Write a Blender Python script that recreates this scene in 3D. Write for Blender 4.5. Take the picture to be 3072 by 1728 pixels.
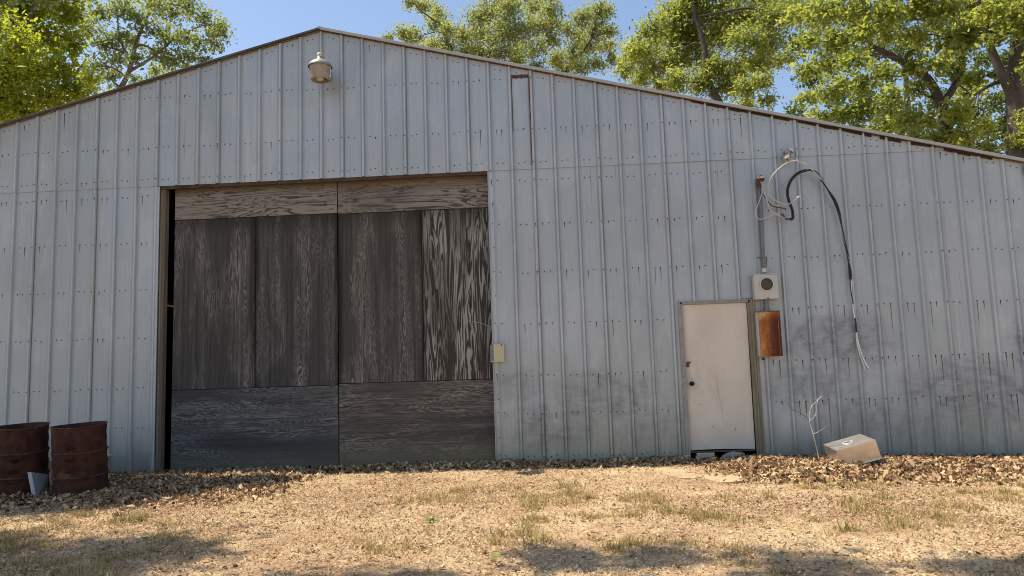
import bpy, math, random
import numpy as np
from mathutils import Vector, Matrix

# ------------------------------------------------------------------ scene, camera, light
S = bpy.context.scene
for o in list(bpy.data.objects):
    bpy.data.objects.remove(o)
COL = S.collection
RNG = np.random.default_rng(11)
random.seed(11)

CAM = np.array([3.2325, -10.3648, 1.345])
YAW, PIT, ROL, FPX = -.0527, .1118, -.0322, 2250.9
_f = np.array([math.sin(YAW)*math.cos(PIT), math.cos(YAW)*math.cos(PIT), math.sin(PIT)])
_r0 = np.array([math.cos(YAW), -math.sin(YAW), 0.])
_u0 = np.cross(_r0, _f)
_r = _r0*math.cos(ROL) + _u0*math.sin(ROL)
_u = -_r0*math.sin(ROL) + _u0*math.cos(ROL)

cam_data = bpy.data.cameras.new('camera')
cam_data.sensor_width = 36.0
cam_data.lens = FPX/3072*36
cam_data.clip_end = 2000
cam = bpy.data.objects.new('camera', cam_data)
COL.objects.link(cam)
cam.matrix_world = Matrix(((_r[0], _u[0], -_f[0], CAM[0]), (_r[1], _u[1], -_f[1], CAM[1]),
                           (_r[2], _u[2], -_f[2], CAM[2]), (0, 0, 0, 1)))
S.camera = cam

TOSUN = Vector((-.50, .07, 1.0)).normalized()
world = bpy.data.worlds.new('World')
S.world = world
world.use_nodes = True
wn = world.node_tree.nodes
bg = wn['Background']
sky = wn.new('ShaderNodeTexSky')
sky.sky_type = 'NISHITA'
sky.sun_disc = False
sky.sun_elevation = math.asin(TOSUN.z)
sky.sun_rotation = math.atan2(TOSUN.x, TOSUN.y)
sky.altitude = 100
sky.air_density = 1.0
sky.dust_density = 1.0
sky.ozone_density = 0.0
world.node_tree.links.new(sky.outputs['Color'], bg.inputs['Color'])
bg.inputs['Strength'].default_value = 0.135

sl = bpy.data.lights.new('sun', 'SUN')
sl.energy = 5.0
sl.angle = math.radians(0.53)
sl.color = (1.0, .88, .70)
sun = bpy.data.objects.new('sun', sl)
COL.objects.link(sun)
sun.rotation_euler = TOSUN.to_track_quat('Z', 'Y').to_euler()
sun.location = (0, 0, 60)

S.render.engine = 'CYCLES'
S.view_settings.view_transform = 'Standard'
S.view_settings.look = 'None'
S.view_settings.exposure = 0.5
S.view_settings.gamma = 1
S.view_settings.use_curve_mapping = False
try:
    S.cycles.filter_width = 1.0
    S.cycles.max_bounces = 8
    S.cycles.transparent_max_bounces = 12
except Exception:
    pass

# ------------------------------------------------------------------ small helpers
def at(px, py, Y):
    """point on the plane y=Y seen at photo position px,py (2576 px wide view)"""
    k = 3072/2576
    d = _f + _r*((px*k-1536)/FPX) - _u*((py*k-864)/FPX)
    t = (Y-CAM[1])/d[1]
    p = CAM + d*t
    return np.array(p)

def srcp(px, py, Y):
    return at(px*2576/3072, py*2576/3072, Y)

def tag(o, label=None, cat=None, group=None, kind=None):
    if label: o['label'] = label
    if cat: o['category'] = cat
    if group: o['group'] = group
    if kind: o['kind'] = kind
    return o

def thing(name, label, cat, loc=(0, 0, 0), group=None):
    o = bpy.data.objects.new(name, None)
    o.empty_display_size = .2
    COL.objects.link(o)
    o.location = loc
    return tag(o, label, cat, group)

class MB:
    """collects faces; build() links them as one mesh object"""
    def __init__(s):
        s.v = []; s.f = []; s.smooth = []
    def add(s, vs, fs, smooth=False):
        n = len(s.v)
        s.v += [tuple(map(float, p)) for p in vs]
        for q in fs:
            s.f.append(tuple(n+i for i in q)); s.smooth.append(smooth)
    def box(s, a, b, bev=0.0):
        x0, y0, z0 = a; x1, y1, z1 = b
        vs = [(x0,y0,z0),(x1,y0,z0),(x1,y1,z0),(x0,y1,z0),(x0,y0,z1),(x1,y0,z1),(x1,y1,z1),(x0,y1,z1)]
        s.add(vs, [(0,3,2,1),(4,5,6,7),(0,1,5,4),(1,2,6,5),(2,3,7,6),(3,0,4,7)])
        return s
    def hexa(s, P):
        s.add(P, [(0,3,2,1),(4,5,6,7),(0,1,5,4),(1,2,6,5),(2,3,7,6),(3,0,4,7)])
        return s
    def tube(s, pts, rad, n=8, cap=True, smooth=True):
        pts = [np.array(p, float) for p in pts]
        m = len(pts)
        if np.isscalar(rad): rad = [rad]*m
        T = []
        for i in range(m):
            d = pts[min(i+1, m-1)]-pts[max(i-1, 0)]
            T.append(d/(np.linalg.norm(d)+1e-9))
        a = np.array([0, 0, 1.]) if abs(T[0][2]) < .9 else np.array([1., 0, 0])
        nrm = np.cross(T[0], a); nrm /= np.linalg.norm(nrm)
        vs = []
        for i in range(m):
            nrm = nrm - T[i]*(nrm@T[i]); nrm /= np.linalg.norm(nrm)+1e-9
            b = np.cross(T[i], nrm)
            for k in range(n):
                t = 2*math.pi*k/n
                vs.append(pts[i]+rad[i]*(math.cos(t)*nrm+math.sin(t)*b))
        fs = []
        for i in range(m-1):
            for k in range(n):
                k2 = (k+1) % n
                fs.append((i*n+k, i*n+k2, (i+1)*n+k2, (i+1)*n+k))
        s.add(vs, fs, smooth)
        if cap:
            s.add(vs[:n], [tuple(range(n))[::-1]]); s.add(vs[-n:], [tuple(range(n))])
        return s
    def lathe(s, prof, c=(0, 0, 0), n=28, M=None, jitter=0, smooth=True):
        vs = []
        for (r, z) in prof:
            for k in range(n):
                t = 2*math.pi*k/n
                p = Vector((r*math.cos(t), r*math.sin(t), z))
                if M is not None: p = M @ p
                vs.append((p[0]+c[0], p[1]+c[1], p[2]+c[2]))
        fs = []
        for i in range(len(prof)-1):
            for k in range(n):
                k2 = (k+1) % n
                fs.append((i*n+k, i*n+k2, (i+1)*n+k2, (i+1)*n+k))
        s.add(vs, fs, smooth)
        return s
    def build(s, name, mat, parent=None, bevel=0.0, kind=None, label=None, solid=0.0):
        me = bpy.data.meshes.new(name)
        me.from_pydata(s.v, [], s.f)
        me.polygons.foreach_set('use_smooth', s.smooth)
        me.update()
        if mat: me.materials.append(mat)
        o = bpy.data.objects.new(name, me)
        COL.objects.link(o)
        if parent is not None:
            o.parent = parent
            off = parent.location.copy(); pp = parent.parent
            while pp is not None:
                off += pp.location; pp = pp.parent
            if off.length > 0:
                me.transform(Matrix.Translation(-off))
        if solid:
            m = o.modifiers.new('solid', 'SOLIDIFY'); m.thickness = solid; m.offset = 0
        if bevel:
            m = o.modifiers.new('bevel', 'BEVEL'); m.width = bevel; m.segments = 2; m.limit_method = 'ANGLE'
        if kind: o['kind'] = kind
        if label: o['label'] = label
        return o

def smooth_path(pts, k=6):
    pts = [np.array(p, float) for p in pts]
    P = [2*pts[0]-pts[1]]+pts+[2*pts[-1]-pts[-2]]
    out = []
    for i in range(1, len(P)-2):
        for j in range(k):
            t = j/k
            a, b, c, d = P[i-1], P[i], P[i+1], P[i+2]
            out.append(.5*((2*b)+(-a+c)*t+(2*a-5*b+4*c-d)*t*t+(-a+3*b-3*c+d)*t**3))
    out.append(pts[-1])
    return out

def np_mesh(name, V, loops, starts, mat, parent=None, tint=None, kind=None):
    me = bpy.data.meshes.new(name)
    me.vertices.add(len(V)); me.vertices.foreach_set('co', np.asarray(V, np.float32).ravel())
    me.loops.add(len(loops)); me.loops.foreach_set('vertex_index', np.asarray(loops, np.int32))
    me.polygons.add(len(starts)); me.polygons.foreach_set('loop_start', np.asarray(starts, np.int32))
    me.update(calc_edges=True)
    me.validate()
    if tint is not None:
        at_ = me.attributes.new('tint', 'FLOAT', 'POINT')
        at_.data.foreach_set('value', np.asarray(tint, np.float32))
    me.materials.append(mat)
    o = bpy.data.objects.new(name, me)
    COL.objects.link(o)
    if parent is not None:
        me.transform(Matrix.Translation(-Vector(parent.location)))
        o.parent = parent
    if kind: o['kind'] = kind
    return o

# ------------------------------------------------------------------ materials
class Mat:
    def __init__(s, name):
        s.m = bpy.data.materials.new(name)
        s.m.use_nodes = True
        s.t = s.m.node_tree
        s.b = s.t.nodes['Principled BSDF']
        s.out = s.t.nodes['Material Output']
        s.tc = s.t.nodes.new('ShaderNodeTexCoord')
    def n(s, kind, **kw):
        nd = s.t.nodes.new(kind)
        for k, v in kw.items():
            if hasattr(nd, k) and not isinstance(v, bpy.types.NodeSocket) and k not in nd.inputs:
                setattr(nd, k, v)
            else:
                s.set(nd.inputs[k], v)
        return nd
    def set(s, sock, v):
        if isinstance(v, bpy.types.NodeSocket): s.t.links.new(v, sock)
        else: sock.default_value = v
    def obj(s, scale=(1, 1, 1), loc=(0, 0, 0)):
        m = s.t.nodes.new('ShaderNodeMapping')
        s.t.links.new(s.tc.outputs['Object'], m.inputs['Vector'])
        m.inputs['Scale'].default_value = scale; m.inputs['Location'].default_value = loc
        return m.outputs[0]
    def noise(s, vec, scale, detail=4, rough=.55, dist=0.0):
        nd = s.t.nodes.new('ShaderNodeTexNoise')
        s.t.links.new(vec, nd.inputs['Vector'])
        nd.inputs['Scale'].default_value = scale; nd.inputs['Detail'].default_value = detail
        nd.inputs['Roughness'].default_value = rough; nd.inputs['Distortion'].default_value = dist
        return nd.outputs['Fac']
    def math(s, op, a, b=None, c=None):
        nd = s.t.nodes.new('ShaderNodeMath'); nd.operation = op
        s.set(nd.inputs[0], a)
        if b is not None: s.set(nd.inputs[1], b)
        if c is not None: s.set(nd.inputs[2], c)
        return nd.outputs[0]
    def ramp(s, fac, stops, interp='LINEAR'):
        nd = s.t.nodes.new('ShaderNodeValToRGB')
        cr = nd.color_ramp; cr.interpolation = interp
        while len(cr.elements) < len(stops): cr.elements.new(.5)
        for e, (p, c) in zip(cr.elements, stops):
            e.position = p
            e.color = (c, c, c, 1) if np.isscalar(c) else (*c, 1)
        s.set(nd.inputs[0], fac)
        return nd.outputs[0]
    def mix(s, fac, a, b, blend='MIX'):
        nd = s.t.nodes.new('ShaderNodeMix'); nd.data_type = 'RGBA'; nd.blend_type = blend
        s.set(nd.inputs[0], fac)
        s.set(nd.inputs[6], (*a, 1) if isinstance(a, tuple) else a)
        s.set(nd.inputs[7], (*b, 1) if isinstance(b, tuple) else b)
        return nd.outputs[2]
    def sep(s, vec=None):
        nd = s.t.nodes.new('ShaderNodeSeparateXYZ')
        s.t.links.new(vec or s.tc.outputs['Object'], nd.inputs[0])
        return nd.outputs
    def maprange(s, v, a, b, c=0., d=1.):
        nd = s.t.nodes.new('ShaderNodeMapRange')
        s.set(nd.inputs[0], v)
        for i, q in enumerate((a, b, c, d)): nd.inputs[1+i].default_value = q
        return nd.outputs[0]
    def attr(s, name='tint'):
        nd = s.t.nodes.new('ShaderNodeAttribute'); nd.attribute_name = name
        return nd.outputs['Fac']
    def rnd(s):
        return s.t.nodes.new('ShaderNodeObjectInfo').outputs['Random']
    def bump(s, h, strength=.3, dist=.01):
        nd = s.t.nodes.new('ShaderNodeBump')
        nd.inputs['Strength'].default_value = strength; nd.inputs['Distance'].default_value = dist
        s.set(nd.inputs['Height'], h)
        s.t.links.new(nd.outputs[0], s.b.inputs['Normal'])
    def fin(s, col, rough=.7, metal=0., spec=None):
        s.set(s.b.inputs['Base Color'], (*col, 1) if isinstance(col, tuple) else col)
        s.set(s.b.inputs['Roughness'], rough); s.set(s.b.inputs['Metallic'], metal)
        if spec is not None: s.b.inputs['Specular IOR Level'].default_value = spec
        return s.m

def plain(name, col, rough=.7, metal=0., var=.15, scale=30, bump=.0, dark=None):
    m = Mat(name)
    n = m.noise(m.obj(), scale, 5, .6)
    n2 = m.noise(m.obj(), scale*.13, 3, .6)
    f = m.math('ADD', m.math('MULTIPLY', n, .5), m.math('MULTIPLY', n2, .5))
    lo = tuple(c*(1-var*1.6) for c in col) if dark is None else dark
    hi = tuple(min(1, c*(1+var)) for c in col)
    c = m.ramp(f, [(.3, lo), (.68, hi)])
    if bump: m.bump(n, bump, .004)
    return m.fin(c, rough, metal)

def sheet_metal():
    m = Mat('galvanised_sheet')
    xyz = m.sep()
    streak = m.noise(m.obj((38, 1, .5)), 1.0, 5, .65)
    fine = m.noise(m.obj((1, 1, 1)), 60, 3, .6)
    blot = m.noise(m.obj((1, 1, .55)), 1.6, 5, .6, .4)
    base = m.ramp(m.math('ADD', m.math('MULTIPLY', streak, .5), m.math('MULTIPLY', blot, .5)),
                  [(.3, (.345, .385, .41)), (.5, (.42, .457, .478)), (.7, (.495, .525, .532))])
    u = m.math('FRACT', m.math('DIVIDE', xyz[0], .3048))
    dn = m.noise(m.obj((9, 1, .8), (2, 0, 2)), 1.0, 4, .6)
    rib_shade = m.math('MULTIPLY', m.math('MULTIPLY', m.maprange(u, .055, .085), m.maprange(u, .26, .10)), m.maprange(dn, .25, .6, .35, .9))  # rib shadow painted into the colour: dark band right of each rib
    base = m.mix(m.math('MULTIPLY', rib_shade, .62), base, (.17, .18, .19))
    pre = m.math('MULTIPLY', m.maprange(u, .84, .90), m.maprange(u, .925, .905))  # narrower painted shade line just left of each rib
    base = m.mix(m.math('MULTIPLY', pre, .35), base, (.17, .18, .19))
    ridge = m.maprange(m.math('PINGPONG', u, .5), .055, .035)  # rib tops painted lighter, both as worn clean and as catching light
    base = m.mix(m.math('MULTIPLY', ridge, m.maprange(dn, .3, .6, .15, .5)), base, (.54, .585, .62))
    r = m.rnd()
    base = m.mix(m.maprange(r, 0, 1, .0, .3), base, (.365, .41, .435))
    base = m.mix(m.maprange(fine, .3, .75, 0, .16), base, (.30, .32, .34))
    # hairline scratches and chalky runs down the sheet
    run = m.noise(m.obj((85, 1, .9), (3, 0, 7)), 1.0, 3, .5)
    base = m.mix(m.math('MULTIPLY', m.maprange(run, .62, .72), .38), base, (.62, .63, .62))
    rund = m.noise(m.obj((70, 1, .6), (9, 0, 2)), 1.0, 3, .5)
    base = m.mix(m.math('MULTIPLY', m.maprange(rund, .64, .74), .35), base, (.22, .215, .20))
    # scuffs rubbed on the lower right part
    def ell(cx, cz, rx, rz):
        a = m.math('POWER', m.math('ABSOLUTE', m.math('DIVIDE', m.math('SUBTRACT', xyz[0], cx), rx)), 2.)
        b = m.math('POWER', m.math('ABSOLUTE', m.math('DIVIDE', m.math('SUBTRACT', xyz[2], cz), rz)), 2.)
        return m.math('ADD', a, b)
    wob = m.math('MULTIPLY', m.math('SUBTRACT', m.noise(m.obj((1, 1, 1.3), (0, 0, 3)), 3.2, 6, .65, .8), .5), 2.6)
    zone = None
    for (cx, cz, rx, rz, st) in ((7.05, 1.62, .75, .36, 1), (6.7, 1.05, .65, .35, .8), (7.3, .62, .6, .35, .75), (8.75, .88, 1.0, .46, 1.), (9.6, 1.45, .35, .4, .9), (8.1, .5, .7, .3, .6), (3.9, .98, .75, .36, 1.), (3.2, .62, .7, .35, 1.), (2.7, 1.15, .35, .25, .7), (4.55, .5, .5, .35, .8), (6.3, 1.3, .3, .5, .4)):
        e = m.math('MULTIPLY', m.maprange(m.math('ADD', ell(cx, cz, rx, rz), wob), 1.5, .1), st)
        zone = e if zone is None else m.math('MAXIMUM', zone, e)
    stroke = m.noise(m.obj((1.5, 1, 5), (5, 0, 1)), 1.8, 7, .66, 1.6)
    arc = None
    for (cx, cz) in ((8.7, .15), (3.3, .1)):
        r_ = m.math('SQRT', ell(cx, cz, 1, 1))
        w_ = m.noise(m.obj((1, 1, 1)), 1.5, 3, .5)
        a_ = m.maprange(m.math('PINGPONG', m.math('ADD', m.math('MULTIPLY', r_, 3.0), w_), .5), .30, .46)
        arc = a_ if arc is None else m.math('MAXIMUM', arc, a_)
    tex = m.math('ADD', m.math('MULTIPLY', m.maprange(stroke, .36, .64), .72), m.math('MULTIPLY', arc, .42))
    scuff = m.math('MULTIPLY', zone, m.math('ADD', m.math('MULTIPLY', tex, .75), .25))
    drip = m.noise(m.obj((45, 1, .7), (3, 0, 3)), 1.0, 3, .55)
    scuff = m.math('MULTIPLY', scuff, m.maprange(drip, .70, .58, .25, 1))
    base = m.mix(m.math('MULTIPLY', scuff, .74), base, (.105, .115, .135))
    # algae and soil splash along the foot of the wall
    edge = m.math('ADD', xyz[2], m.math('MULTIPLY', m.math('SUBTRACT', m.noise(m.obj((6, 1, 1.2)), 1.2, 6, .65), .5), .9))
    alg = m.maprange(edge, .75, .15)
    base = m.mix(m.math('MULTIPLY', alg, .62), base, (.20, .195, .125))
    big = m.noise(m.obj((1, 1, .8), (4, 0, 4)), .55, 4, .6, .5)
    base = m.mix(m.maprange(big, .42, .62, 0, .38), base, (.27, .29, .285))
    chalk = m.noise(m.obj((1.4, 1, .5), (8, 0, 1)), 2.6, 6, .7, .8)
    base = m.mix(m.maprange(chalk, .52, .7, 0, .3), base, (.56, .58, .565))
    # rust runs on some lap ribs
    rx = m.math('PINGPONG', m.math('ADD', xyz[0], -.30), .4572)
    rr = m.noise(m.obj((1.4, 1, .12), (0, 0, 9)), 1.0, 2, .5)
    rust = m.math('MULTIPLY', m.maprange(m.noise(m.obj((22, 1, .35), (1, 0, 4)), 1, 4, .6), .60, .70),
                  m.maprange(rr, .56, .64))
    base = m.mix(m.math('MULTIPLY', rust, .7), base, (.34, .19, .07))
    m.bump(m.noise(m.obj((6, 6, 1.2)), 1.0, 3, .5), .12, .02)
    return m.fin(base, m.maprange(blot, .3, .7, .42, .58), .45)

def plywood(name, grain, off, dark, light, mid, freq=9., thr=.5, bleach=.5, ring=(1.0, .22), tone=None):
    m = Mat(name)
    a, b = ring
    sc = (a*1.9, 1, b) if grain == 'z' else (b, 1, a*1.9)
    N = m.noise(m.obj(sc, (off, 0, off*1.7)), 1.5, 4.5, .5, 1.0)
    w = m.math('PINGPONG', m.math('MULTIPLY', N, freq*2), 1.0)
    fib = m.noise(m.obj((95, 1, 2.6) if grain == 'z' else (2.6, 1, 95), (off, 0, 0)), 1.0, 6, .72)
    fib2 = m.noise(m.obj((24, 1, .5) if grain == 'z' else (.5, 1, 24), (off, 0, 5)), 1.0, 4, .6)
    zone = m.noise(m.obj((3.2, 1, .5) if grain == 'z' else (.6, 1, 2.6), (off*2, 0, off)), 1.0, 4, .55, .4)
    w2 = m.math('ADD', w, m.math('MULTIPLY', m.math('SUBTRACT', fib2, .5), .9))
    ringm = m.maprange(w2, thr-.12, thr+.16)
    zm = m.maprange(zone, bleach-.09, bleach+.10)
    amt = m.math('MULTIPLY', ringm, zm)
    base = m.ramp(m.math('ADD', m.math('MULTIPLY', fib, .6), m.math('MULTIPLY', fib2, .4)),
                  [(.32, dark), (.66, mid)])
    c = m.mix(m.math('MULTIPLY', amt, .9), base, light)
    c = m.mix(m.math('MULTIPLY', m.maprange(fib, .52, .68), .55), c, tuple(x*.55 for x in dark))
    if grain == 'z' and name.startswith('plywood'):
        xz = m.sep()
        for xj in (-1.008, .19, 1.408):
            q = m.math('ADD', m.math('ABSOLUTE', m.math('SUBTRACT', xz[0], xj)), m.math('MULTIPLY', m.math('SUBTRACT', zone, .5), .16))
            c = m.mix(m.math('MULTIPLY', m.maprange(q, .09, .0), .8), c, tuple(x*.45 for x in dark))
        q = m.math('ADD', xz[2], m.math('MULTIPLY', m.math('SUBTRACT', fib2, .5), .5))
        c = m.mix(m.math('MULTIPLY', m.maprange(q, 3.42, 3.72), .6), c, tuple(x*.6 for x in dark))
    if tone:   # water stain: (z0, z1, colour)
        xyz = m.sep()
        e = m.math('ADD', xyz[2], m.math('MULTIPLY', m.math('SUBTRACT', fib2, .5), .25))
        c = m.mix(m.math('MULTIPLY', m.maprange(e, tone[0], tone[1]), tone[3]), c, tone[2])
    m.bump(m.math('ADD', fib, m.math('MULTIPLY', amt, .6)), .35, .003)
    return m.fin(c, .92, 0, .25)

def rusty(name, lo, mid, hi, scale=7., spec=.3):
    m = Mat(name)
    va = m.t.nodes.new('ShaderNodeVectorMath'); va.operation = 'ADD'
    m.t.links.new(m.obj((1, 1, .7)), va.inputs[0]); m.t.links.new(m.math('MULTIPLY', m.rnd(), 37.), va.inputs[1])
    n = m.noise(va.outputs[0], scale, 8, .66, .3)
    n2 = m.noise(va.outputs[0], scale*2.0, 5, .6)
    f = m.math('ADD', m.math('MULTIPLY', n, .65), m.math('MULTIPLY', n2, .35))
    c = m.ramp(f, [(.34, lo), (.5, mid), (.68, hi)])
    if name == 'barrel_rust':
        xyz = m.sep()
        d = m.math('ADD', m.math('POWER', m.math('DIVIDE', m.math('ADD', xyz[0], .02), .085), 2.), m.math('POWER', m.math('DIVIDE', m.math('ADD', xyz[2], -.33), .06), 2.))
        d = m.math('MULTIPLY', m.math('ADD', d, m.math('MULTIPLY', n2, 2.2)), m.maprange(xyz[1], .0, -.1, 9, 1))
        c = m.mix(m.math('MULTIPLY', m.maprange(d, 2.3, .9), .8), c, (.20, .075, .025))
    m.bump(m.noise(m.obj(), scale*9, 5, .7), .35, .003)
    return m.fin(c, .88, 0, spec)

def leafmat(name, c0, c1, c2, trans, tw=.45, rough=.55):
    m = Mat(name)
    t = m.attr()
    col = m.ramp(t, [(0., c0), (.55, c1), (1., c2)])
    m.fin(col, rough, 0, .35)
    tr = m.t.nodes.new('ShaderNodeBsdfTranslucent')
    tcol = m.ramp(t, [(0., tuple(x*.6 for x in trans)), (1., trans)])
    m.t.links.new(tcol, tr.inputs['Color'])
    mx = m.t.nodes.new('ShaderNodeMixShader')
    mx.inputs[0].default_value = tw
    m.t.links.new(m.b.outputs[0], mx.inputs[1]); m.t.links.new(tr.outputs[0], mx.inputs[2])
    m.t.links.new(mx.outputs[0], m.out.inputs['Surface'])
    return m.m

M = {}
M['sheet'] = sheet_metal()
M['roof'] = plain('roof_sheet', (.42, .43, .44), .5, .4, .15, 12)
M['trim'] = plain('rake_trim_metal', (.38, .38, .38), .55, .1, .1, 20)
M['darktrim'] = plain('dark_trim_metal', (.09, .095, .09), .7, .2, .3, 20)  # darker metal for the left rake trim
M['trimblue'] = plain('corner_trim_metal', (.42, .47, .51), .5, .3, .15, 25)
M['darkwood'] = plain('dark_stained_timber', (.075, .05, .035), .9, 0, .4, 40)
M['postwood'] = plywood('weathered_post_wood', 'z', 3.3, (.10, .075, .055), (.22, .175, .135), (.19, .145, .11), 6, .5, .5, (4., .2))
M['jamb'] = plywood('mouldy_jamb_wood', 'z', 7.3, (.12, .10, .065), (.30, .27, .20), (.24, .205, .14), 6, .5, .5, (6., .2))
M['frametrim'] = plain('dull_frame_metal', (.30, .29, .275), .6, .3, .2, 30)
M['screw'] = plain('rusty_screw', (.022, .018, .016), .8, .2, .3, 60)
M['streak'] = plain('rust_streak', (.10, .062, .036), .9, 0, .4, 14)
M['door'] = None
M['black'] = plain('black_rubber', (.012, .012, .013), .45, 0, .2, 40)
M['knob'] = plain('black_knob', (.015, .014, .013), .3, .6, .2, 40)
M['brownlock'] = plain('brown_lock', (.12, .04, .025), .6, .3, .3, 50)
M['alu'] = plain('bare_aluminium_strand', (.72, .70, .66), .45, .35, .1, 60)
M['greywire'] = plain('weathered_grey_wire', (.50, .475, .41), .6, .1, .15, 60)
M['darkwire'] = plain('dark_wire', (.06, .055, .05), .6, 0, .2, 60)
M['pipe'] = plain('galvanised_conduit', (.17, .18, .185), .5, .45, .2, 40)
M['head'] = plain('weatherhead_metal', (.55, .53, .49), .5, .2, .15, 40)
M['headin'] = plain('weatherhead_throat', (.10, .05, .04), .8, 0, .3, 40)
M['meter'] = plain('grey_meter_paint', (.50, .48, .44), .5, .1, .08, 20)
M['meterglass'] = plain('dusty_meter_glass', (.055, .043, .028), .3, 0, .6, 70)
M['porcelain'] = plain('brown_grey_porcelain', (.36, .33, .29), .45, 0, .35, 40, dark=(.10, .075, .055))
M['cream'] = plain('cream_paint', (.50, .46, .29), .55, 0, .06, 20)
M['creamdark'] = plain('dull_bracket_metal', (.24, .24, .22), .6, .3, .15, 20)
M['barrel'] = rusty('barrel_rust', (.028, .010, .007), (.055, .020, .012), (.092, .036, .021))
M['hoop'] = rusty('hoop_rust', (.04, .017, .010), (.085, .04, .022), (.14, .07, .036), 12)
M['hood'] = plain('lamp_hood_aluminium', (.30, .30, .295), .5, .3, .15, 20)
M['photocell'] = plain('yellowed_photocell', (.62, .50, .28), .5, 0, .15, 40)
M['stone'] = plain('sandstone', (.44, .37, .27), .9, 0, .2, 14, .4)
M['block'] = plain('concrete_block', (.30, .25, .21), .95, 0, .25, 30, .5)
M['flag'] = plain('pale_flagstone', (.43, .33, .195), .95, 0, .12, 18, .3)
M['tub'] = plain('faded_pink_plastic', (.48, .33, .31), .5, 0, .12, 12)
M['twig'] = plain('dead_twig_bark', (.56, .50, .41), .9, 0, .25, 60)
M['twigdark'] = plain('dead_twig_grey', (.10, .09, .085), .9, 0, .25, 60)
M['bark'] = plain('tree_bark', (.075, .062, .05), .95, 0, .4, 9, .6)
M['barkpale'] = plain('pale_tree_bark', (.12, .105, .09), .95, 0, .4, 9, .6)
M['scrap'] = plain('grey_scrap_sheet', (.40, .43, .46), .5, .3, .12, 16)
M['floor'] = plain('barn_floor', (.10, .08, .06), .95)

def mk_door():
    m = Mat('door_paint')
    b = m.noise(m.obj((1, 1, .6)), 2.2, 5, .6, .3)
    f = m.noise(m.obj((30, 1, 1.5)), 1, 4, .6)
    c = m.ramp(b, [(.3, (.57, .505, .42)), (.7, (.68, .615, .525))])
    c = m.mix(m.math('MULTIPLY', m.maprange(f, .6, .75), .18), c, (.42, .37, .31))
    sp = m.noise(m.obj((1, 1, 1)), 14, 2, .5)
    c = m.mix(m.math('MULTIPLY', m.maprange(sp, .75, .80), .6), c, (.25, .22, .18))
    xyz = m.sep()
    sm_ = m.noise(m.obj((1.6, 1, 1), (2, 0, 5)), 3.0, 6, .65, .6)
    e = m.math('ADD', xyz[2], m.math('MULTIPLY', m.math('SUBTRACT', sm_, .5), .9))
    c = m.mix(m.math('MULTIPLY', m.maprange(e, .75, .2), .45), c, (.37, .35, .31))
    hand = m.math('MULTIPLY', m.maprange(m.math('ADD', m.math('ABSOLUTE', m.math('SUBTRACT', xyz[2], 1.15)), m.math('MULTIPLY', m.math('SUBTRACT', xyz[0], 5.0), 1.1)), .75, .15), m.maprange(sm_, .42, .62))
    c = m.mix(m.math('MULTIPLY', hand, .4), c, (.36, .31, .24))
    ed = m.math('MULTIPLY', m.maprange(m.math('ABSOLUTE', m.math('SUBTRACT', xyz[0], 5.447)), .37, .434), m.maprange(sm_, .3, .6, .2, 1))
    c = m.mix(m.math('MULTIPLY', ed, .4), c, (.36, .30, .22))
    m.bump(b, .1, .02)
    return m.fin(c, .6, 0, .3)
M['door'] = mk_door()

def mk_rustbox():
    m = Mat('rusted_box_cover')
    xyz = m.sep()
    n = m.noise(m.obj((4, 1, 1.2)), 2.6, 6, .65, .4)
    n2 = m.noise(m.obj((60, 1, 5)), 1, 5, .65)
    u = m.maprange(xyz[0], -.10, .11)
    f = m.math('ADD', m.math('MULTIPLY', u, .55), m.math('MULTIPLY', n, .75))
    f = m.math('ADD', f, m.math('MULTIPLY', m.math('SUBTRACT', n2, .5), .28))
    f = m.math('SUBTRACT', f, m.maprange(xyz[2], .47, .61, 0, .42))
    fl = m.noise(m.obj((1, 1, .8)), 38, 5, .7)
    f = m.math('ADD', f, m.math('ADD', m.math('MULTIPLY', m.math('SUBTRACT', fl, .5), .35), .06))
    c = m.ramp(f, [(.26, (.52, .33, .17)), (.46, (.36, .135, .03)), (.72, (.16, .04, .014)), (.95, (.075, .02, .012))])
    m.bump(n2, .25, .003)
    return m.fin(c, .75, 0, .3)
M['rustbox'] = mk_rustbox()
M['rustedge'] = rusty('rust_edge', (.14, .05, .02), (.28, .10, .035), (.42, .20, .09), 14)

def mk_sink():
    m = Mat('stainless_steel')
    n = m.noise(m.obj((90, 3, 3)), 1, 3, .5)
    n2 = m.noise(m.obj(), 7, 4, .6)
    c = m.ramp(n2, [(.3, (.70, .64, .56)), (.7, (.82, .76, .68))])
    return m.fin(c, m.maprange(n2, .3, .7, .16, .26), .76)
M['steel'] = mk_sink()

def mk_globe():
    m = Mat('dusty_acrylic_lens')
    n = m.noise(m.obj((1, 1, .4)), 18, 5, .6)
    c = m.ramp(n, [(.3, (.36, .33, .27)), (.7, (.55, .52, .45))])
    m.fin(c, .5, 0, .4)
    tr = m.t.nodes.new('ShaderNodeBsdfTranslucent'); tr.inputs['Color'].default_value = (.6, .56, .46, 1)
    mx = m.t.nodes.new('ShaderNodeMixShader'); mx.inputs[0].default_value = .4
    m.t.links.new(m.b.outputs[0], mx.inputs[1]); m.t.links.new(tr.outputs[0], mx.inputs[2])
    m.t.links.new(mx.outputs[0], m.out.inputs['Surface'])
    return m.m
M['globe'] = mk_globe()

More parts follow.
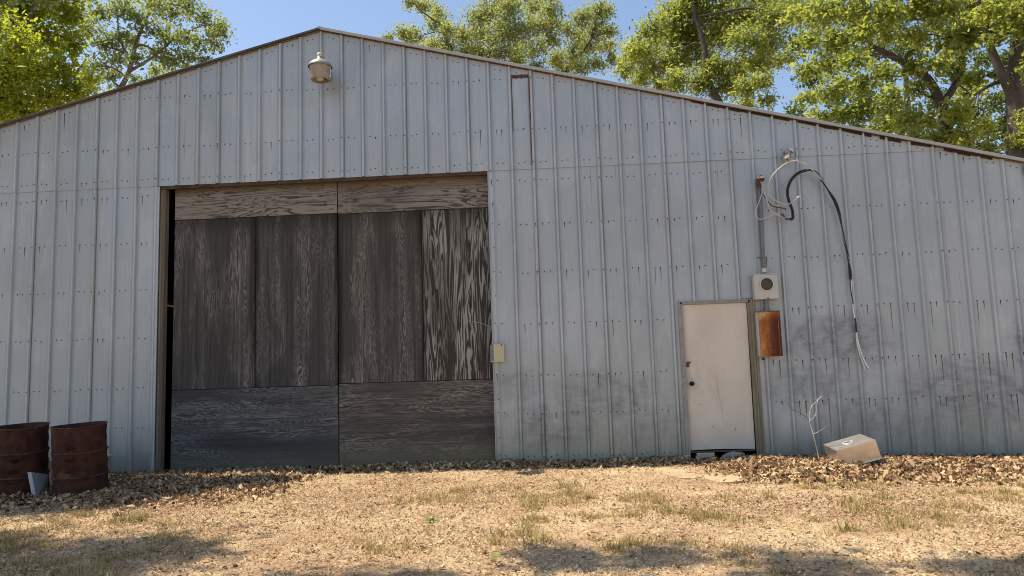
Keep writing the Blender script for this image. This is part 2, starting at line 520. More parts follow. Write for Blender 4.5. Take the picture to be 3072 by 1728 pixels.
def mk_ground():
    m = Mat('dry_dirt')
    big = m.noise(m.obj(), .7, 6, .6, .3)
    med = m.noise(m.obj(), 5, 6, .65)
    fine = m.noise(m.obj(), 55, 5, .7)
    c = m.ramp(m.math('ADD', m.math('MULTIPLY', big, .55), m.math('MULTIPLY', med, .45)),
               [(.36, (.235, .13, .08)), (.5, (.44, .30, .18)), (.62, (.59, .46, .28))])
    c = m.mix(m.math('MULTIPLY', m.maprange(fine, .5, .62), .55), c, (.58, .47, .28))
    c = m.mix(m.math('MULTIPLY', m.maprange(fine, .46, .36), .65), c, (.15, .09, .055))
    vor = m.t.nodes.new('ShaderNodeTexVoronoi'); vor.inputs['Scale'].default_value = 38
    m.t.links.new(m.obj((1, 1.3, 1)), vor.inputs['Vector'])
    h = m.math('ADD', m.math('MULTIPLY', fine, .8), m.math('MULTIPLY', vor.outputs['Distance'], .7))
    m.bump(h, .9, .02)
    return m.fin(c, .95, 0, .1)
M['ground'] = mk_ground()

def tintmat(name, stops, rough=.85, trans=0.):
    m = Mat(name)
    c = m.ramp(m.attr(), stops)
    m.fin(c, rough, 0, .2)
    if trans:
        tr = m.t.nodes.new('ShaderNodeBsdfTranslucent')
        m.t.links.new(c, tr.inputs['Color'])
        mx = m.t.nodes.new('ShaderNodeMixShader'); mx.inputs[0].default_value = trans
        m.t.links.new(m.b.outputs[0], mx.inputs[1]); m.t.links.new(tr.outputs[0], mx.inputs[2])
        m.t.links.new(mx.outputs[0], m.out.inputs['Surface'])
    return m.m
M['litter'] = tintmat('dead_leaves', [(0., (.085, .045, .028)), (.3, (.27, .16, .09)), (.65, (.50, .35, .195)), (1., (.66, .51, .31))], .9, .15)
M['chaff'] = tintmat('dry_chaff', [(0., (.15, .08, .045)), (.35, (.42, .285, .165)), (.7, (.59, .445, .27)), (1., (.69, .56, .36))], .85)
M['grass'] = tintmat('dry_grass', [(0., (.16, .14, .05)), (.35, (.35, .275, .105)), (.65, (.52, .395, .185)), (1., (.62, .49, .28))], .8, .25)
M['pebble'] = tintmat('pebbles', [(0., (.14, .10, .08)), (.5, (.36, .28, .20)), (1., (.58, .49, .38))], .9)

# ------------------------------------------------------------------ ground
def vnoise(x, y, s, seed=0):
    """cheap smooth value noise on arrays"""
    r = np.random.default_rng(seed).random((64, 64))
    X = np.asarray(x)*s; Y = np.asarray(y)*s
    xi = np.floor(X).astype(int); yi = np.floor(Y).astype(int)
    fx = X-xi; fy = Y-yi
    fx = fx*fx*(3-2*fx); fy = fy*fy*(3-2*fy)
    g = lambda a, b: r[a % 64, b % 64]
    return (g(xi, yi)*(1-fx)+g(xi+1, yi)*fx)*(1-fy)+(g(xi, yi+1)*(1-fx)+g(xi+1, yi+1)*fx)*fy

def gz(x, y):
    x = np.asarray(x, float); y = np.asarray(y, float)
    z = .085 - .024*np.clip(x-5.2, 0, 6) + 0*y
    z = z + .035*(vnoise(x, y, .55, 1)-.5) + .022*(vnoise(x, y, 1.9, 2)-.5) + .012*(vnoise(x, y, 6., 3)-.5)
    # leaves heaped at the right half of the wall
    heap = np.clip((x-4.6)/1.2, 0, 1)*np.exp(-((y+.75)/.75)**2)
    z = z + .045*heap*(.5+vnoise(x, y, 2.2, 5))
    return z

def axis(a, b, step, far):
    core = np.arange(a, b+1e-6, step)
    g = []; d = step; p = 0
    while p < far:
        d *= 1.45; p += d; g.append(p)
    g = np.array(g)
    return np.concatenate([(a-g)[::-1], core, b+g])
gx = axis(-6, 12, .045, 400); gy = axis(-8, .6, .045, 400)
GX, GY = np.meshgrid(gx, gy)
fade = np.clip(1-np.maximum(np.maximum(-6-GX, GX-12), np.maximum(-8-GY, GY-.6))/3, 0, 1)
GZ = gz(GX, GY)*fade
GZ += fade*(.016*(vnoise(GX, GY, 9, 7)-.5)+.014*(vnoise(GX, GY, 20, 8)-.5))
nx, ny = len(gx), len(gy)
V = np.stack([GX.ravel(), GY.ravel(), GZ.ravel()], 1)
i = np.arange(nx*ny).reshape(ny, nx)
q = np.stack([i[:-1, :-1], i[:-1, 1:], i[1:, 1:], i[1:, :-1]], -1).reshape(-1, 4)
g = np_mesh('ground', V, q.ravel(), np.arange(len(q))*4, M['ground'], kind='structure')
g.data.polygons.foreach_set('use_smooth', np.ones(len(q), bool))

# ------------------------------------------------------------------ the metal barn
R = .3048
ZS, ZA, SL = 4.205, 6.417, .2524          # seam height, apex height, roof slope
HALF, DEPTH = 9.754, 15.0
def roofz(x): return ZA - SL*abs(x)
barn = thing('metal_barn', 'long pale grey ribbed metal barn with plywood double doors and a low gable roof', 'barn')

def panel(k0, k1, zb, zt, y, xa=None, xb=None, lip=True, ribs=None):
    """one sheet from rib k0 (exclusive, lapped under) to rib k1 (lap rib)"""
    xs = []
    x0 = k0*R+.031 if xa is None else xa
    x1 = k1*R+.034 if xb is None else xb
    xs.append((x0, 0.))
    for k in range(k0, k1+1):
        c = k*R
        if c-.03 < x0+.004 or c+.03 > x1+.008: continue
        if ribs is not None and k not in ribs: continue
        xs += [(c-.029, 0.), (c-.012, .025), (c+.012, .025), (c+.027, 0.)]
    xs.append((x1, -.0 if not lip else .0035))
    # faint stiffening creases are left to the material
    b = MB()
    top = zt if callable(zt) else (lambda x: zt)
    vs = []
    for (x, p) in xs:
        zt_ = top(x)
        vs.append((x, y-p, zb)); vs.append((x, y-p, zt_))
    fs = [(2*j, 2*j+2, 2*j+3, 2*j+1) for j in range(len(xs)-1)]
    # break at the apex
    b.add(vs, fs)
    return b

def mk_panel(*a, **k):
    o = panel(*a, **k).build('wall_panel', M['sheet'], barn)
    return o

toptrim = lambda x: max(roofz(x)-.012, ZS-.011)
# upper row: laps on ribs ..., -2, 1, 4, 7, ...
k = -32
while k < 31:
    a, e = k, min(k+3, 32)
    if a < 0 < e:      # sheet under the apex: split at x=0 keeps the peak sharp
        xs = None
    xa = -HALF if a == -32 else None
    xb = HALF if e >= 32 else None
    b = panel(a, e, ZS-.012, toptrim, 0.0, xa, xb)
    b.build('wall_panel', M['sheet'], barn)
    k += 3
YL = .010
# lower row, left of the opening
k = -32
while k < -8:
    a, e = k, k+3
    xb = -2.392 if e >= -8 else None
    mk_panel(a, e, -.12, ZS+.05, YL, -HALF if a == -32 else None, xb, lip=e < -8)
    k += 3
# lower row, between the opening and the small door, and beyond it
low = lambda x: min(ZS+.05, roofz(x)-.012)
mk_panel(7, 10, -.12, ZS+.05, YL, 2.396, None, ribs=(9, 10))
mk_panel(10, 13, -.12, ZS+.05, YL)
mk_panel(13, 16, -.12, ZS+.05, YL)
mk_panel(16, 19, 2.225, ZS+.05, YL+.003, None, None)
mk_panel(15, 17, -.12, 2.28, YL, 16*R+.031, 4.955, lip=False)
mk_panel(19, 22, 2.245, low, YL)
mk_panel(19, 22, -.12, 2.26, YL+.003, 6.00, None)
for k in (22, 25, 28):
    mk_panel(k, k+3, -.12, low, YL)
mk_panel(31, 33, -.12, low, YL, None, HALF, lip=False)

# screws in pairs on every girt, and the rust that runs from them
sc = MB(); stk = MB()
def screw(x, z, y, r=.0088, p=.5, maxlen=.2):
    n = 6; ph = random.random()
    ring = [(x+r*math.cos(2*math.pi*(j+ph)/n), y-.002, z+r*math.sin(2*math.pi*(j+ph)/n)) for j in range(n)]
    cap = [(x+.6*r*math.cos(2*math.pi*(j+ph)/n), y-.007, z+.6*r*math.sin(2*math.pi*(j+ph)/n)) for j in range(n)]
    sc.add(ring+cap, [(j, (j+1) % n, n+(j+1) % n, n+j) for j in range(n)]+[tuple(range(n, 2*n))])
    if random.random() < p:
        L = min(maxlen*1.5, .025+random.expovariate(1/(maxlen*.42))); w = random.uniform(.0035, .0065)
        lean = random.uniform(-.003, .003)
        stk.add([(x-w, y-.0012, z), (x+w, y-.0012, z), (x+w*.7+lean*.5, y-.0012, z-L*.5), (x-w*.7+lean*.5, y-.0012, z-L*.5), (x+lean, y-.0012, z-L)],
                [(0, 3, 2, 1), (3, 4, 2)])
def row(k0, k1, z, y, p, ml, wob=.012, skip=None):
    for k in range(k0, k1):
        for o in (.32, .58):
            x = (k+o)*R+random.uniform(-.006, .006)
            zz = z+random.uniform(-wob, wob)
            if zz > roofz(x)-.09: continue
            if skip and skip(x, zz): continue
            screw(x, zz, y, p=p, maxlen=ml)
        if (k+32) % 3 == 0 and z < roofz(k*R)-.1:
            if not (skip and skip(k*R, z)): screw(k*R, z+random.uniform(-.01, .01), y-.025, p=p*.3, maxlen=ml*.6)
row(-16, 32, 5.53, 0, .15, .08)
row(-16, 6, 4.77, 0, .22, .12); row(6, 32, 4.775, 0, .5, .2)
row(-16, 32, 4.295, 0, .12, .06)
for k in range(-16, 32):
    for o in (.34, .6):
        x = (k+o)*R; screw(x, roofz(x)-.085+random.uniform(-.008, .008), 0, p=.05)
for z, p in ((4.05, .4), (3.37, .3), (2.69, .3), (2.0, .3), (1.29, .2), (.74, .1)):
    row(-16, -8, z, YL, p, .16)
    screw(-2.43, z+.02, YL, p=.2)
    screw(-2.43, z-.32, YL, p=.1)
for z, p in ((4.03, .1), (3.4, .45), (2.72, .65), (2.0, .4), (1.29, .35), (.775, .2), (.2, .1)):
    row(9, 16, z, YL, p, .18)
    if z > 2.3: row(16, 19, z, YL+.003, p, .16)
    screw(2.44, z+.03, YL, p=.3); screw(2.53, z+.02, YL, p=.2); screw(2.45, z-.31, YL, p=.1)
isbox = lambda x, z: (5.9 < x < 6.36 and 1.4 < z < 2.7)
for z, p, ml in ((3.46, .2, .1), (2.79, .35, .14), (2.10, .75, .30), (1.39, .9, .32), (.84, .8, .34)):
    row(20, 32, z, YL, p, ml, skip=isbox)
run = MB()
def long_run(x, z0, z1, w, y):
    n = 7; vs = []
    for j in range(n):
        t = j/(n-1); ww = w*(1-.65*t)*random.uniform(.75, 1.1); xx = x+random.uniform(-.002, .002)
        vs += [(xx-ww, y-.0014, z0+(z1-z0)*t), (xx+ww, y-.0014, z0+(z1-z0)*t)]
    run.add(vs, [(2*j, 2*j+2, 2*j+3, 2*j+1) for j in range(n-1)])
for px, pz0, pz1, w in ((2193, 476, 640, .004), (2222, 474, 760, .008), (2235, 474, 560, .004), (2244, 474, 700, .005), (2263, 472, 620, .007), (2150, 480, 560, .003), (1770, 500, 620, .004), (1846, 494, 570, .003)):
    a = srcp(px, pz0, 0); long_run(a[0], ZS-.02, a[2]-(pz1-pz0)*.0043, w, YL+(.003 if px > 2090 else 0))
for k, z0, z1 in ((-14, ZS-.02, 1.2), (-11, ZS-.02, .9), (-14, 1.1, .3), (13, ZS-.02, 3.0), (16, 4.0, 2.6), (10, 3.2, 2.0)):
    long_run(k*R+.028, z0, z1, .005, YL-.003)
for k in (4, 13, 16, 7): long_run(k*R+.028, roofz(k*R)-.25, ZS+.02, .004, -.003)
run.build('rust_runs', plain('rust_run_ochre', (.27, .19, .105), .9, 0, .35, 20), barn, kind='stuff')
sc.build('screws', M['screw'], barn, kind='stuff')
stk.build('rust_streaks', M['streak'], barn, kind='stuff')

# slot where one sheet was cut short near the roof
b = MB(); b.box((9*R+.03, -.004, 5.535), (10*R-.02, .004, 5.585)); b.build('slot_timber', M['darkwood'], barn)
b = MB(); b.box((9*R+.028, -.006, 4.75), (9*R+.036, -.001, 5.53)); b.build('slot_shade', M['streak'], barn)  # thin rust-dark strip stands in for the shadow inside the left rib
b = MB(); b.box((10*R-.034, -.0265, 4.25), (10*R-.022, -.001, 5.56)); b.build('rust_run', plain('rust_run', (.20, .125, .07), .9, 0, .5, 9), barn)

# roof slabs, rake trim, ridge cap, the closed sides and back
for sgn in (-1, 1):
    b = MB()
    xe = sgn*(HALF+.10)
    P = []
    for dz in (.0, .022):
        for (x, y) in ((0, -.05), (xe, -.05), (xe, DEPTH), (0, DEPTH)):
            P.append((x, y, roofz(x)+dz))
    if sgn < 0: P = [P[1], P[0], P[3], P[2], P[5], P[4], P[7], P[6]]
    b.hexa(P); b.build('roof', M['roof'], barn)
    b = MB()
    h = .010 if sgn > 0 else .004
    P = []
    for z0 in (-h, .034 if sgn > 0 else .026):
        for (x, y) in ((0, -.075), (xe, -.075), (xe, -.053), (0, -.053)):
            P.append((x, y, roofz(x)+z0))
    if sgn < 0: P = [P[1], P[0], P[3], P[2], P[5], P[4], P[7], P[6]]
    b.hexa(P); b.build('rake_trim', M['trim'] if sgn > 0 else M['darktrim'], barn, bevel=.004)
    # folded lower lip that closes the trim against the sheets
    b = MB(); P = []
    for z0 in (-h, -h+.006):
        for (x, y) in ((0, -.052), (xe, -.052), (xe, -.027), (0, -.027)):
            P.append((x, y, roofz(x)+z0))
    if sgn < 0: P = [P[1], P[0], P[3], P[2], P[5], P[4], P[7], P[6]]
    b.hexa(P); b.build('trim_lip', M['darkwood'], barn)
# dark exposed edge under the trim on the right slope
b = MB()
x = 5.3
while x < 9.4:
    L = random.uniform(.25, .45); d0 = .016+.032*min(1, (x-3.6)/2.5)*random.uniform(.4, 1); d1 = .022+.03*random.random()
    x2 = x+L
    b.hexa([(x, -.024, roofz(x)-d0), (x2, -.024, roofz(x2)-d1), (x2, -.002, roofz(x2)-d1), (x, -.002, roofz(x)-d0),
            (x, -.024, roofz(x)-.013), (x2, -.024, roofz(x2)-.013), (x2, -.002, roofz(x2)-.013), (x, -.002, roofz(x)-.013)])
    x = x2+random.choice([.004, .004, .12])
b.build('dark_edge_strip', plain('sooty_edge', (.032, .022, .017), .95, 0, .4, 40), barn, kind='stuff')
b = MB(); b.hexa([(-.07, -.077, ZA+.008), (.07, -.077, ZA+.008), (.07, DEPTH, ZA+.008), (-.07, DEPTH, ZA+.008),
                  (-.004, -.077, ZA+.036), (.004, -.077, ZA+.036), (.004, DEPTH, ZA+.036), (-.004, DEPTH, ZA+.036)])
b.build('ridge_cap', M['roof'], barn)
b = MB()
b.box((-HALF, .03, -.15), (-HALF+.08, DEPTH, roofz(HALF)-.02)); b.build('side_wall', M['roof'], barn)
b = MB(); b.box((HALF-.08, .03, -.15), (HALF, DEPTH, roofz(HALF)-.02)); b.build('side_wall', M['roof'], barn)
b = MB(); b.add([(-HALF, DEPTH-.02, -.15), (HALF, DEPTH-.02, -.15), (HALF, DEPTH-.02, roofz(HALF)-.01), (0, DEPTH-.02, ZA-.01), (-HALF, DEPTH-.02, roofz(HALF)-.01)], [(0, 1, 2, 3, 4)])
b.build('back_wall', M['roof'], barn, solid=.03)
b = MB(); b.box((9.735, -.03, -.1), (9.775, .02, roofz(9.75)-.03)); b.build('corner_trim', M['trimblue'], barn)
b = MB(); b.box((9.715, -.033, 3.80), (9.738, -.03, 3.92)); b.build('dark_corner_gap', M['darkwood'], barn)

# opening: header timber, wooden post, edge trims
b = MB(); b.box((-2.40, .012, 4.15), (2.42, .06, 4.32)); b.build('header_timber', M['darkwood'], barn)
b = MB(); b.box((-2.455, .017, -.1), (-2.392, .15, 4.16)); b.build('door_post', M['postwood'], barn, bevel=.006)
b = MB(); b.box((-2.391, .03, -.1), (-2.312, .14, 4.16)); b.build('door_post', M['postwood'], barn, bevel=.006)
b = MB(); b.box((-2.378, .026, -.1), (-2.352, .0295, 4.1)); b.build('post_batten', M['jamb'], barn)
b = MB(); b.box((-2.400, -.004, -.06), (-2.386, .004, ZS-.02)); b.box((-2.436, -.004, -.06), (-2.4005, .0, ZS-.02)); b.build('corner_trim', M['trimblue'], barn)
b = MB(); b.box((2.389, -.002, -.06), (2.3955, .10, ZS-.02)); b.build('corner_trim', M['trimblue'], barn)

# two sliding leaves of weathered plywood, each sheet a piece of its own
YD = .12
dk, md, lt = (.022, .0205, .019), (.108, .100, .091), (.30, .28, .255)
mats = {
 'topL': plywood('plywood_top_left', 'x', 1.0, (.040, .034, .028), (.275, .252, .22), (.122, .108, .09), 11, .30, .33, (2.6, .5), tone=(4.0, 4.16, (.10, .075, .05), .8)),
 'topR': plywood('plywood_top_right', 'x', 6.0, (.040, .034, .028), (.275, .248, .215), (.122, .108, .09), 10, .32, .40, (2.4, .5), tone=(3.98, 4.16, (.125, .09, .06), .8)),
 'v1': plywood('plywood_upright_a', 'z', 2.1, dk, lt, md, 24, .62, .53, (3.6, .26)),
 'v2': plywood('plywood_upright_b', 'z', 8.7, dk, lt, (.098, .094, .090), 26, .62, .55, (3.6, .34)),
 'v3': plywood('plywood_upright_c', 'z', 4.9, dk, (.27, .25, .225), (.112, .102, .092), 28, .62, .51, (3.6, .34)),
 'v4': plywood('plywood_upright_d', 'z', 13.4, (.026, .021, .018), (.35, .335, .305), (.078, .064, .054), 9, .54, .45, (2.4, .36)),
 'botL': plywood('plywood_foot_left', 'x', 5.2, (.024, .025, .027), (.215, .212, .205), (.098, .097, .095), 20, .58, .48, (3.4, .45), tone=(.42, .12, (.135, .12, .08), .75)),
 'botR': plywood('plywood_foot_right', 'x', 9.6, (.030, .027, .025), (.27, .24, .205), (.120, .107, .095), 17, .58, .46, (2.8, .45), tone=(.50, .2, (.185, .155, .095), .75)),
}
def leaf(x0, x1, dy, kinds, z4, skew, z12=3.69):
    d = MB(); d.box((x0+.03, YD+dy+.03, .06), (x1-.03, YD+dy+.07, 4.40))
    o = d.build('sliding_door', M['darkwood'], barn)
    xm = (x0+x1)/2 if len(kinds) == 4 else None
    def sheet(a, b_, z0, z1, key, dz=0., yo=0.):
        s = MB()
        y = YD+dy+yo
        s.hexa([(a, y, z0), (b_, y, z0+dz), (b_, y+.018, z0+dz), (a, y+.018, z0), (a, y, z1), (b_, y, z1), (b_, y+.018, z1), (a, y+.018, z1)])
        return s.build('plywood_sheet', mats[key], o, bevel=.0025)
    e = .0045
    sheet(x0, x1, z12+e, 4.39, kinds[0], 0, -.006)
    split = x0+1.205 if x0 < 0 else x0+1.212
    sheet(x0, split-e, z4+e, z12-e, kinds[1]); sheet(split+e, x1, z4+e, z12-e, kinds[2], 0, .001)
    sheet(x0, x1, .05, z4-e, kinds[3], 0, -.002)
    nl = MB()
    for zz in (z12-.06, z4+.07):
        for j in range(14):
            xx = x0+.05+(x1-x0-.1)*j/13+random.uniform(-.02, .02)
            nl.lathe([(.006, 0), (.005, .003), (0, .004)], (xx, YD+dy-.001, zz+random.uniform(-.01, .01)), 6, Matrix.Rotation(math.pi/2, 3, 'X'))
    nl.build('nails', M['screw'], o, kind='stuff')
    return o
leaf(-2.213, .186, 0.0, ('topL', 'v1', 'v2', 'botL'), 1.245, 0, 3.705)
d2 = leaf(.196, 2.60, .010, ('topR', 'v3', 'v4', 'botR'), 1.262, 0, 3.695)
# pale arc scraped into the right leaf
pts = [srcp(px, py, YD+.0085) for px, py in ((1394, 961), (1420, 964), (1450, 972), (1480, 983))]
sm = MB(); sm.tube(smooth_path(pts, 5), [.002]*5+[.005]*11, 6); sm.build('scrape_mark', plain('bare_scraped_wood', (.36, .33, .30), .8), d2)

# small walk door with its frame
fr = MB(); fr.box((4.955, -.012, .0), (4.982, .05, 2.222)); fr.box((4.982, -.008, .0), (5.012, .045, 2.200)); fr.build('door_frame', M['frametrim'], barn)
fr = MB(); fr.box((4.955, -.014, 2.222), (6.00, .05, 2.238)); fr.box((5.0125, -.004, 2.190), (5.905, .045, 2.2215)); fr.build('door_frame', M['frametrim'], barn)
fr = MB(); fr.box((5.890, .003, .0), (5.925, .06, 2.189)); fr.box((5.926, -.006, .0), (5.962, .05, 2.2215)); fr.box((5.963, -.011, .0), (5.999, .04, 2.2215)); fr.build('door_jamb', M['jamb'], barn, bevel=.004)
walk = MB()
# slab slightly warped: left bottom corner swung in, lower edge bowed
nz, nxs = 10, 6
vs = []
for side in (0, 1):
    for a in range(nz+1):
        for c in range(nxs+1):
            u, v = c/nxs, a/nz
            x = 5.014+u*(.868); z = .225+v*1.962
            z += (.010*math.sin(math.pi*min(1, u*1.1)))*(1-v)**6
            x -= .010*(1-v)*(u > .9)
            vs.append((x, .016+.038*side+.006*math.sin(v*3), z))
N1 = (nz+1)*(nxs+1); w = nxs+1
fs = []
for a in range(nz):
    for c in range(nxs):
        p = a*w+c
        fs.append((p, p+1, p+w+1, p+w)); fs.append((N1+p, N1+p+w, N1+p+w+1, N1+p+1))
for a in range(nz):
    for c, fl in ((0, 0), (nxs, 1)):
        p = a*w+c; qd = (p, p+w, N1+p+w, N1+p); fs.append(qd if not fl else qd[::-1])
for c in range(nxs):
    for a, fl in ((0, 1), (nz, 0)):
        p = a*w+c; qd = (p, p+1, N1+p+1, N1+p); fs.append(qd if fl else qd[::-1])
walk.add(vs, fs)
wd = walk.build('walk_door', M['door'], barn)
RX = Matrix.Rotation(math.pi/2, 3, 'X')
cr = MB(); cr.tube(smooth_path([srcp(1980+x/2.684, 860+y/2.684, .0145) for x, y in ((452, 700), (462, 800), (478, 890), (497, 985), (513, 1080))], 4), .0010, 5)
cr.build('paint_crack', plain('crack_wood', (.27, .22, .17), .9), wd)
for x, y, r_ in ((424, 1125, .007), (610, 1148, .009), (520, 665, .004), (686, 738, .005)):
    ch = MB(); c_ = srcp(1980+x/2.684, 860+y/2.684, .015); ch.lathe([(r_, 0), (r_*.6, .002), (0, .002)], (c_[0], .0165, c_[2]), 7, RX); ch.build('paint_chip', M['darkwood'], wd)
kb = MB(); kp = srcp(2076, 1151, -.01)
kb.lathe([(.0, .0), (.030, .0), (.030, .008), (.012, .012), (.012, .03), (.026, .038), (.029, .052), (.02, .066), (0, .069)], (kp[0], .018, kp[2]), 18, RX)
kb.build('door_knob', M['knob'], wd)
lk = MB(); lp = srcp(2065, 1093, -.01)
lk.box((lp[0]-.022, -.008, lp[2]-.036), (lp[0]+.012, .018, lp[2]+.016)); lk.box((lp[0]-.018, -.014, lp[2]+.0165), (lp[0]+.034, .012, lp[2]+.034))
lk.build('hasp', M['brownlock'], wd, bevel=.004)
sl_ = MB(); sl_.hexa([(5.02, -.004, .196), (5.886, -.004, .198), (5.886, .05, .198), (5.02, .05, .196), (5.02, -.002, .214), (5.886, -.002, .222), (5.886, .05, .222), (5.02, .05, .214)])
sl_.build('door_sill', M['darkwood'], barn)

# floor and gloom inside the barn
b = MB(); b.box((-HALF+.1, .35, -.05), (HALF-.1, DEPTH-.1, .02)); b.build('barn_floor', M['floor'], barn)
# inner lining so that the interior stays closed and dark behind the sheets
b = MB(); b.box((2.7, .16, -.05), (4.9, .2, 4.1)); b.build('inner_lining', M['darkwood'], barn)
b = MB(); b.box((6.05, .16, -.05), (9.6, .2, 3.9)); b.build('inner_lining', M['darkwood'], barn)

# ------------------------------------------------------------------ things fixed to the wall
# dusk-to-dawn lamp under the peak
lx, ly = .098, -.36
lamp = thing('barn_light', 'round grey yard light with dirty lens bucket under the roof peak', 'lamp', (lx, ly, 5.5))
b = MB(); b.lathe([(.168, 5.700), (.170, 5.706), (.150, 5.745), (.105, 5.785), (.06, 5.808), (.045, 5.815), (.045, 5.845), (0, 5.845)], (lx, ly, 0), 32); b.build('hood', M['hood'], lamp, solid=.004)
b = MB(); b.lathe([(.150, 5.712), (.148, 5.70), (.142, 5.66), (.139, 5.652), (.136, 5.60), (.133, 5.592), (.127, 5.54), (.124, 5.515), (.118, 5.512)], (lx, ly, 0), 32); b.build('lens_bucket', M['globe'], lamp, solid=.004)
b = MB(); b.lathe([(.0, 5.50), (.05, 5.52), (.055, 5.58), (.035, 5.66), (.03, 5.74)], (lx, ly, 0), 16); b.build('bulb', plain('dusty_bulb', (.55, .52, .47), .4), lamp)
b = MB(); b.lathe([(.036, 5.846), (.038, 5.85), (.038, 5.895), (.030, 5.908), (0, 5.91)], (lx-.002, ly-.01, 0), 18); b.build('photocell', M['photocell'], lamp)
b = MB(); b.tube([(lx, ly+.03, 5.83), (lx+.0, -.2, 5.80), (lx+.0, -.02, 5.72)], .02, 10); b.box((lx-.05, -.035, 5.64), (lx+.05, -.021, 5.80)); b.build('mounting_arm', M['hood'], lamp)
b = MB(); b.tube([(lx+.152, ly-.04, 5.69), (lx+.158, ly-.03, 5.62), (lx+.150, ly-.03, 5.56)], .006, 6); b.tube([(lx+.150, ly-.03, 5.565), (lx+.150, ly-.03, 5.545)], .011, 8); b.build('latch_clip', M['alu'], lamp)

# conduit mast with weatherhead
def P5(x, y, Y): return srcp(2220+x/3.814, 420+y/3.814, Y)
def P6(x, y, Y): return srcp(2220+x/4.262, 780+y/4.262, Y)
hx, hz = P5(215, 560, -.06)[0], P5(215, 560, -.06)[2]
mx = .5*(P5(255, 1400, -.06)[0]+P6(320, 100, -.06)[0])
mast = thing('conduit_mast', 'grey vertical conduit pipe with weatherhead and loose service wires beside the white door', 'conduit', (mx, -.06, 2.6))
b = MB(); b.tube([(hx+.005, -.06, hz+.02), (hx+.008, -.06, 3.4), (mx, -.06, 2.9), (mx+.003, -.06, 2.60)], .027, 14); b.build('pipe', M['pipe'], mast)
b = MB(); b.tube([(mx, -.06, 2.640), (mx, -.06, 2.583)], .034, 16); b.build('pipe_hub', M['head'], mast)
b = MB()
c0 = P5(238, 460, -.085)
b.tube(smooth_path([(hx+.004, -.06, hz), (hx+.004, -.062, hz+.05), (c0[0]-.01, -.075, c0[2]+.02), (c0[0]+.005, -.115, c0[2]+.012)], 5), [.03]*5+[.038]*5+[.047]*6, 16)
b.build('weatherhead', M['headin'], mast)
b = MB(); b.lathe([(.056, .0), (.054, .02), (.044, .038), (.02, .048), (0, .05)], (c0[0], -.085, c0[2]+.015), 20); b.build('weatherhead_cap', M['head'], mast, solid=.003)
b = MB(); p = P5(255, 1338, -.06); b.tube([(p[0]-.06, -.02, p[2]), (p[0]-.028, -.05, p[2]), (p[0], -.092, p[2]), (p[0]+.028, -.05, p[2]), (p[0]+.06, -.02, p[2])], .007, 6); b.build('pipe_strap', M['pipe'], mast)
def wire(name, mat, parent, pts, r, f=P5, n=7):
    b = MB(); b.tube(smooth_path([f(x, y, Y) for x, y, Y in pts], 6), r, n)
    return b.build(name, mat, parent)
wire('service_wire', M['greywire'], mast, [(238, 478, -.12), (262, 550, -.13), (240, 650, -.13), (190, 780, -.12), (180, 850, -.11), (215, 905, -.12), (290, 895, -.14), (370, 862, -.15), (430, 838, -.15), (475, 840, -.15), (505, 870, -.15), (545, 912, -.14)], .0072)
wire('service_wire', M['greywire'], mast, [(245, 490, -.13), (280, 590, -.14), (312, 700, -.15), (345, 795, -.16), (410, 850, -.16), (500, 888, -.16), (520, 905, -.15)], .0072)
wire('service_wire', M['greywire'], mast, [(262, 478, -.12), (285, 560, -.13), (300, 655, -.12), (380, 742, -.12), (470, 751, -.13), (545, 735, -.14)], .0066)
wire('service_wire', M['darkwire'], mast, [(212, 568, -.08), (290, 660, -.10), (350, 738, -.11), (420, 768, -.12), (522, 785, -.13)], .0068)
b = MB()
for (xa, ya, xb, yb) in ((470, 840, 512, 880), (505, 892, 550, 912)):
    b.tube([P5(xa, ya, -.15), P5((xa+xb)/2, (ya+yb)/2, -.155), P5(xb, yb, -.15)], [.011, .014, .011], 8)
b.build('splice_connector', M['darkwire'], mast)

# black service drop that hangs down the wall
cab = thing('service_cable', 'twisted black cable looping up then hanging down the wall with bare silver ends', 'cable', tuple(P5(820, 345, -.1)))
main = [(555, 910, -.14), (590, 905, -.14), (606, 880, -.14), (597, 800, -.13), (572, 735, -.13), (548, 650, -.13), (546, 560, -.13), (590, 452, -.13), (680, 372, -.13), (800, 345, -.13), (880, 382, -.12), (950, 480, -.10), (1020, 592, -.09), (1080, 690, -.08), (1130, 820, -.07), (1160, 960, -.07), (1190, 1130, -.06), (1222, 1270, -.06), (1250, 1420, -.05)]
low6 = [(1395, 60, -.05), (1408, 160, -.05), (1416, 300, -.05), (1424, 430, -.05), (1450, 610, -.05), (1470, 745, -.05)]
core = [P5(*p) for p in main]+[P6(*p) for p in low6]
core = smooth_path(core, 8)
NN = len(core)
def strand(ph, r, off, i0, i1, mat, name):
    pts = []
    for j in range(i0, i1):
        t = j/NN
        sp = off*(.35+.65*abs(math.sin(t*9)))
        a = ph+t*22
        if j < NN*.36: a = ph+.4; sp = off*.85
        # wind about the local direction
        d = core[min(j+1, NN-1)]-core[max(j-1, 0)]; d /= np.linalg.norm(d)
        s_ = np.cross(d, (0, 1, 0)); s_ /= np.linalg.norm(s_)+1e-9
        pts.append(core[j]+sp*(math.cos(a)*s_+math.sin(a)*np.array([0, 1., 0])*.8))
    b = MB(); b.tube(pts, r, 8); return b.build(name, mat, cab)
cut = int(NN*.865)
strand(0, .0105, .012, 0, cut, M['black'], 'cable_strand')
strand(math.pi, .0105, .012, 4, cut, M['black'], 'cable_strand')
strand(1.6, .0045, .012, int(NN*.40), int(NN*.80), M['greywire'], 'neutral_strand')
strand(0, .009, .006, cut, NN, M['alu'], 'bare_strand')
strand(math.pi, .0075, .007, cut-6, int(NN*.95), M['black'], 'cable_strand')
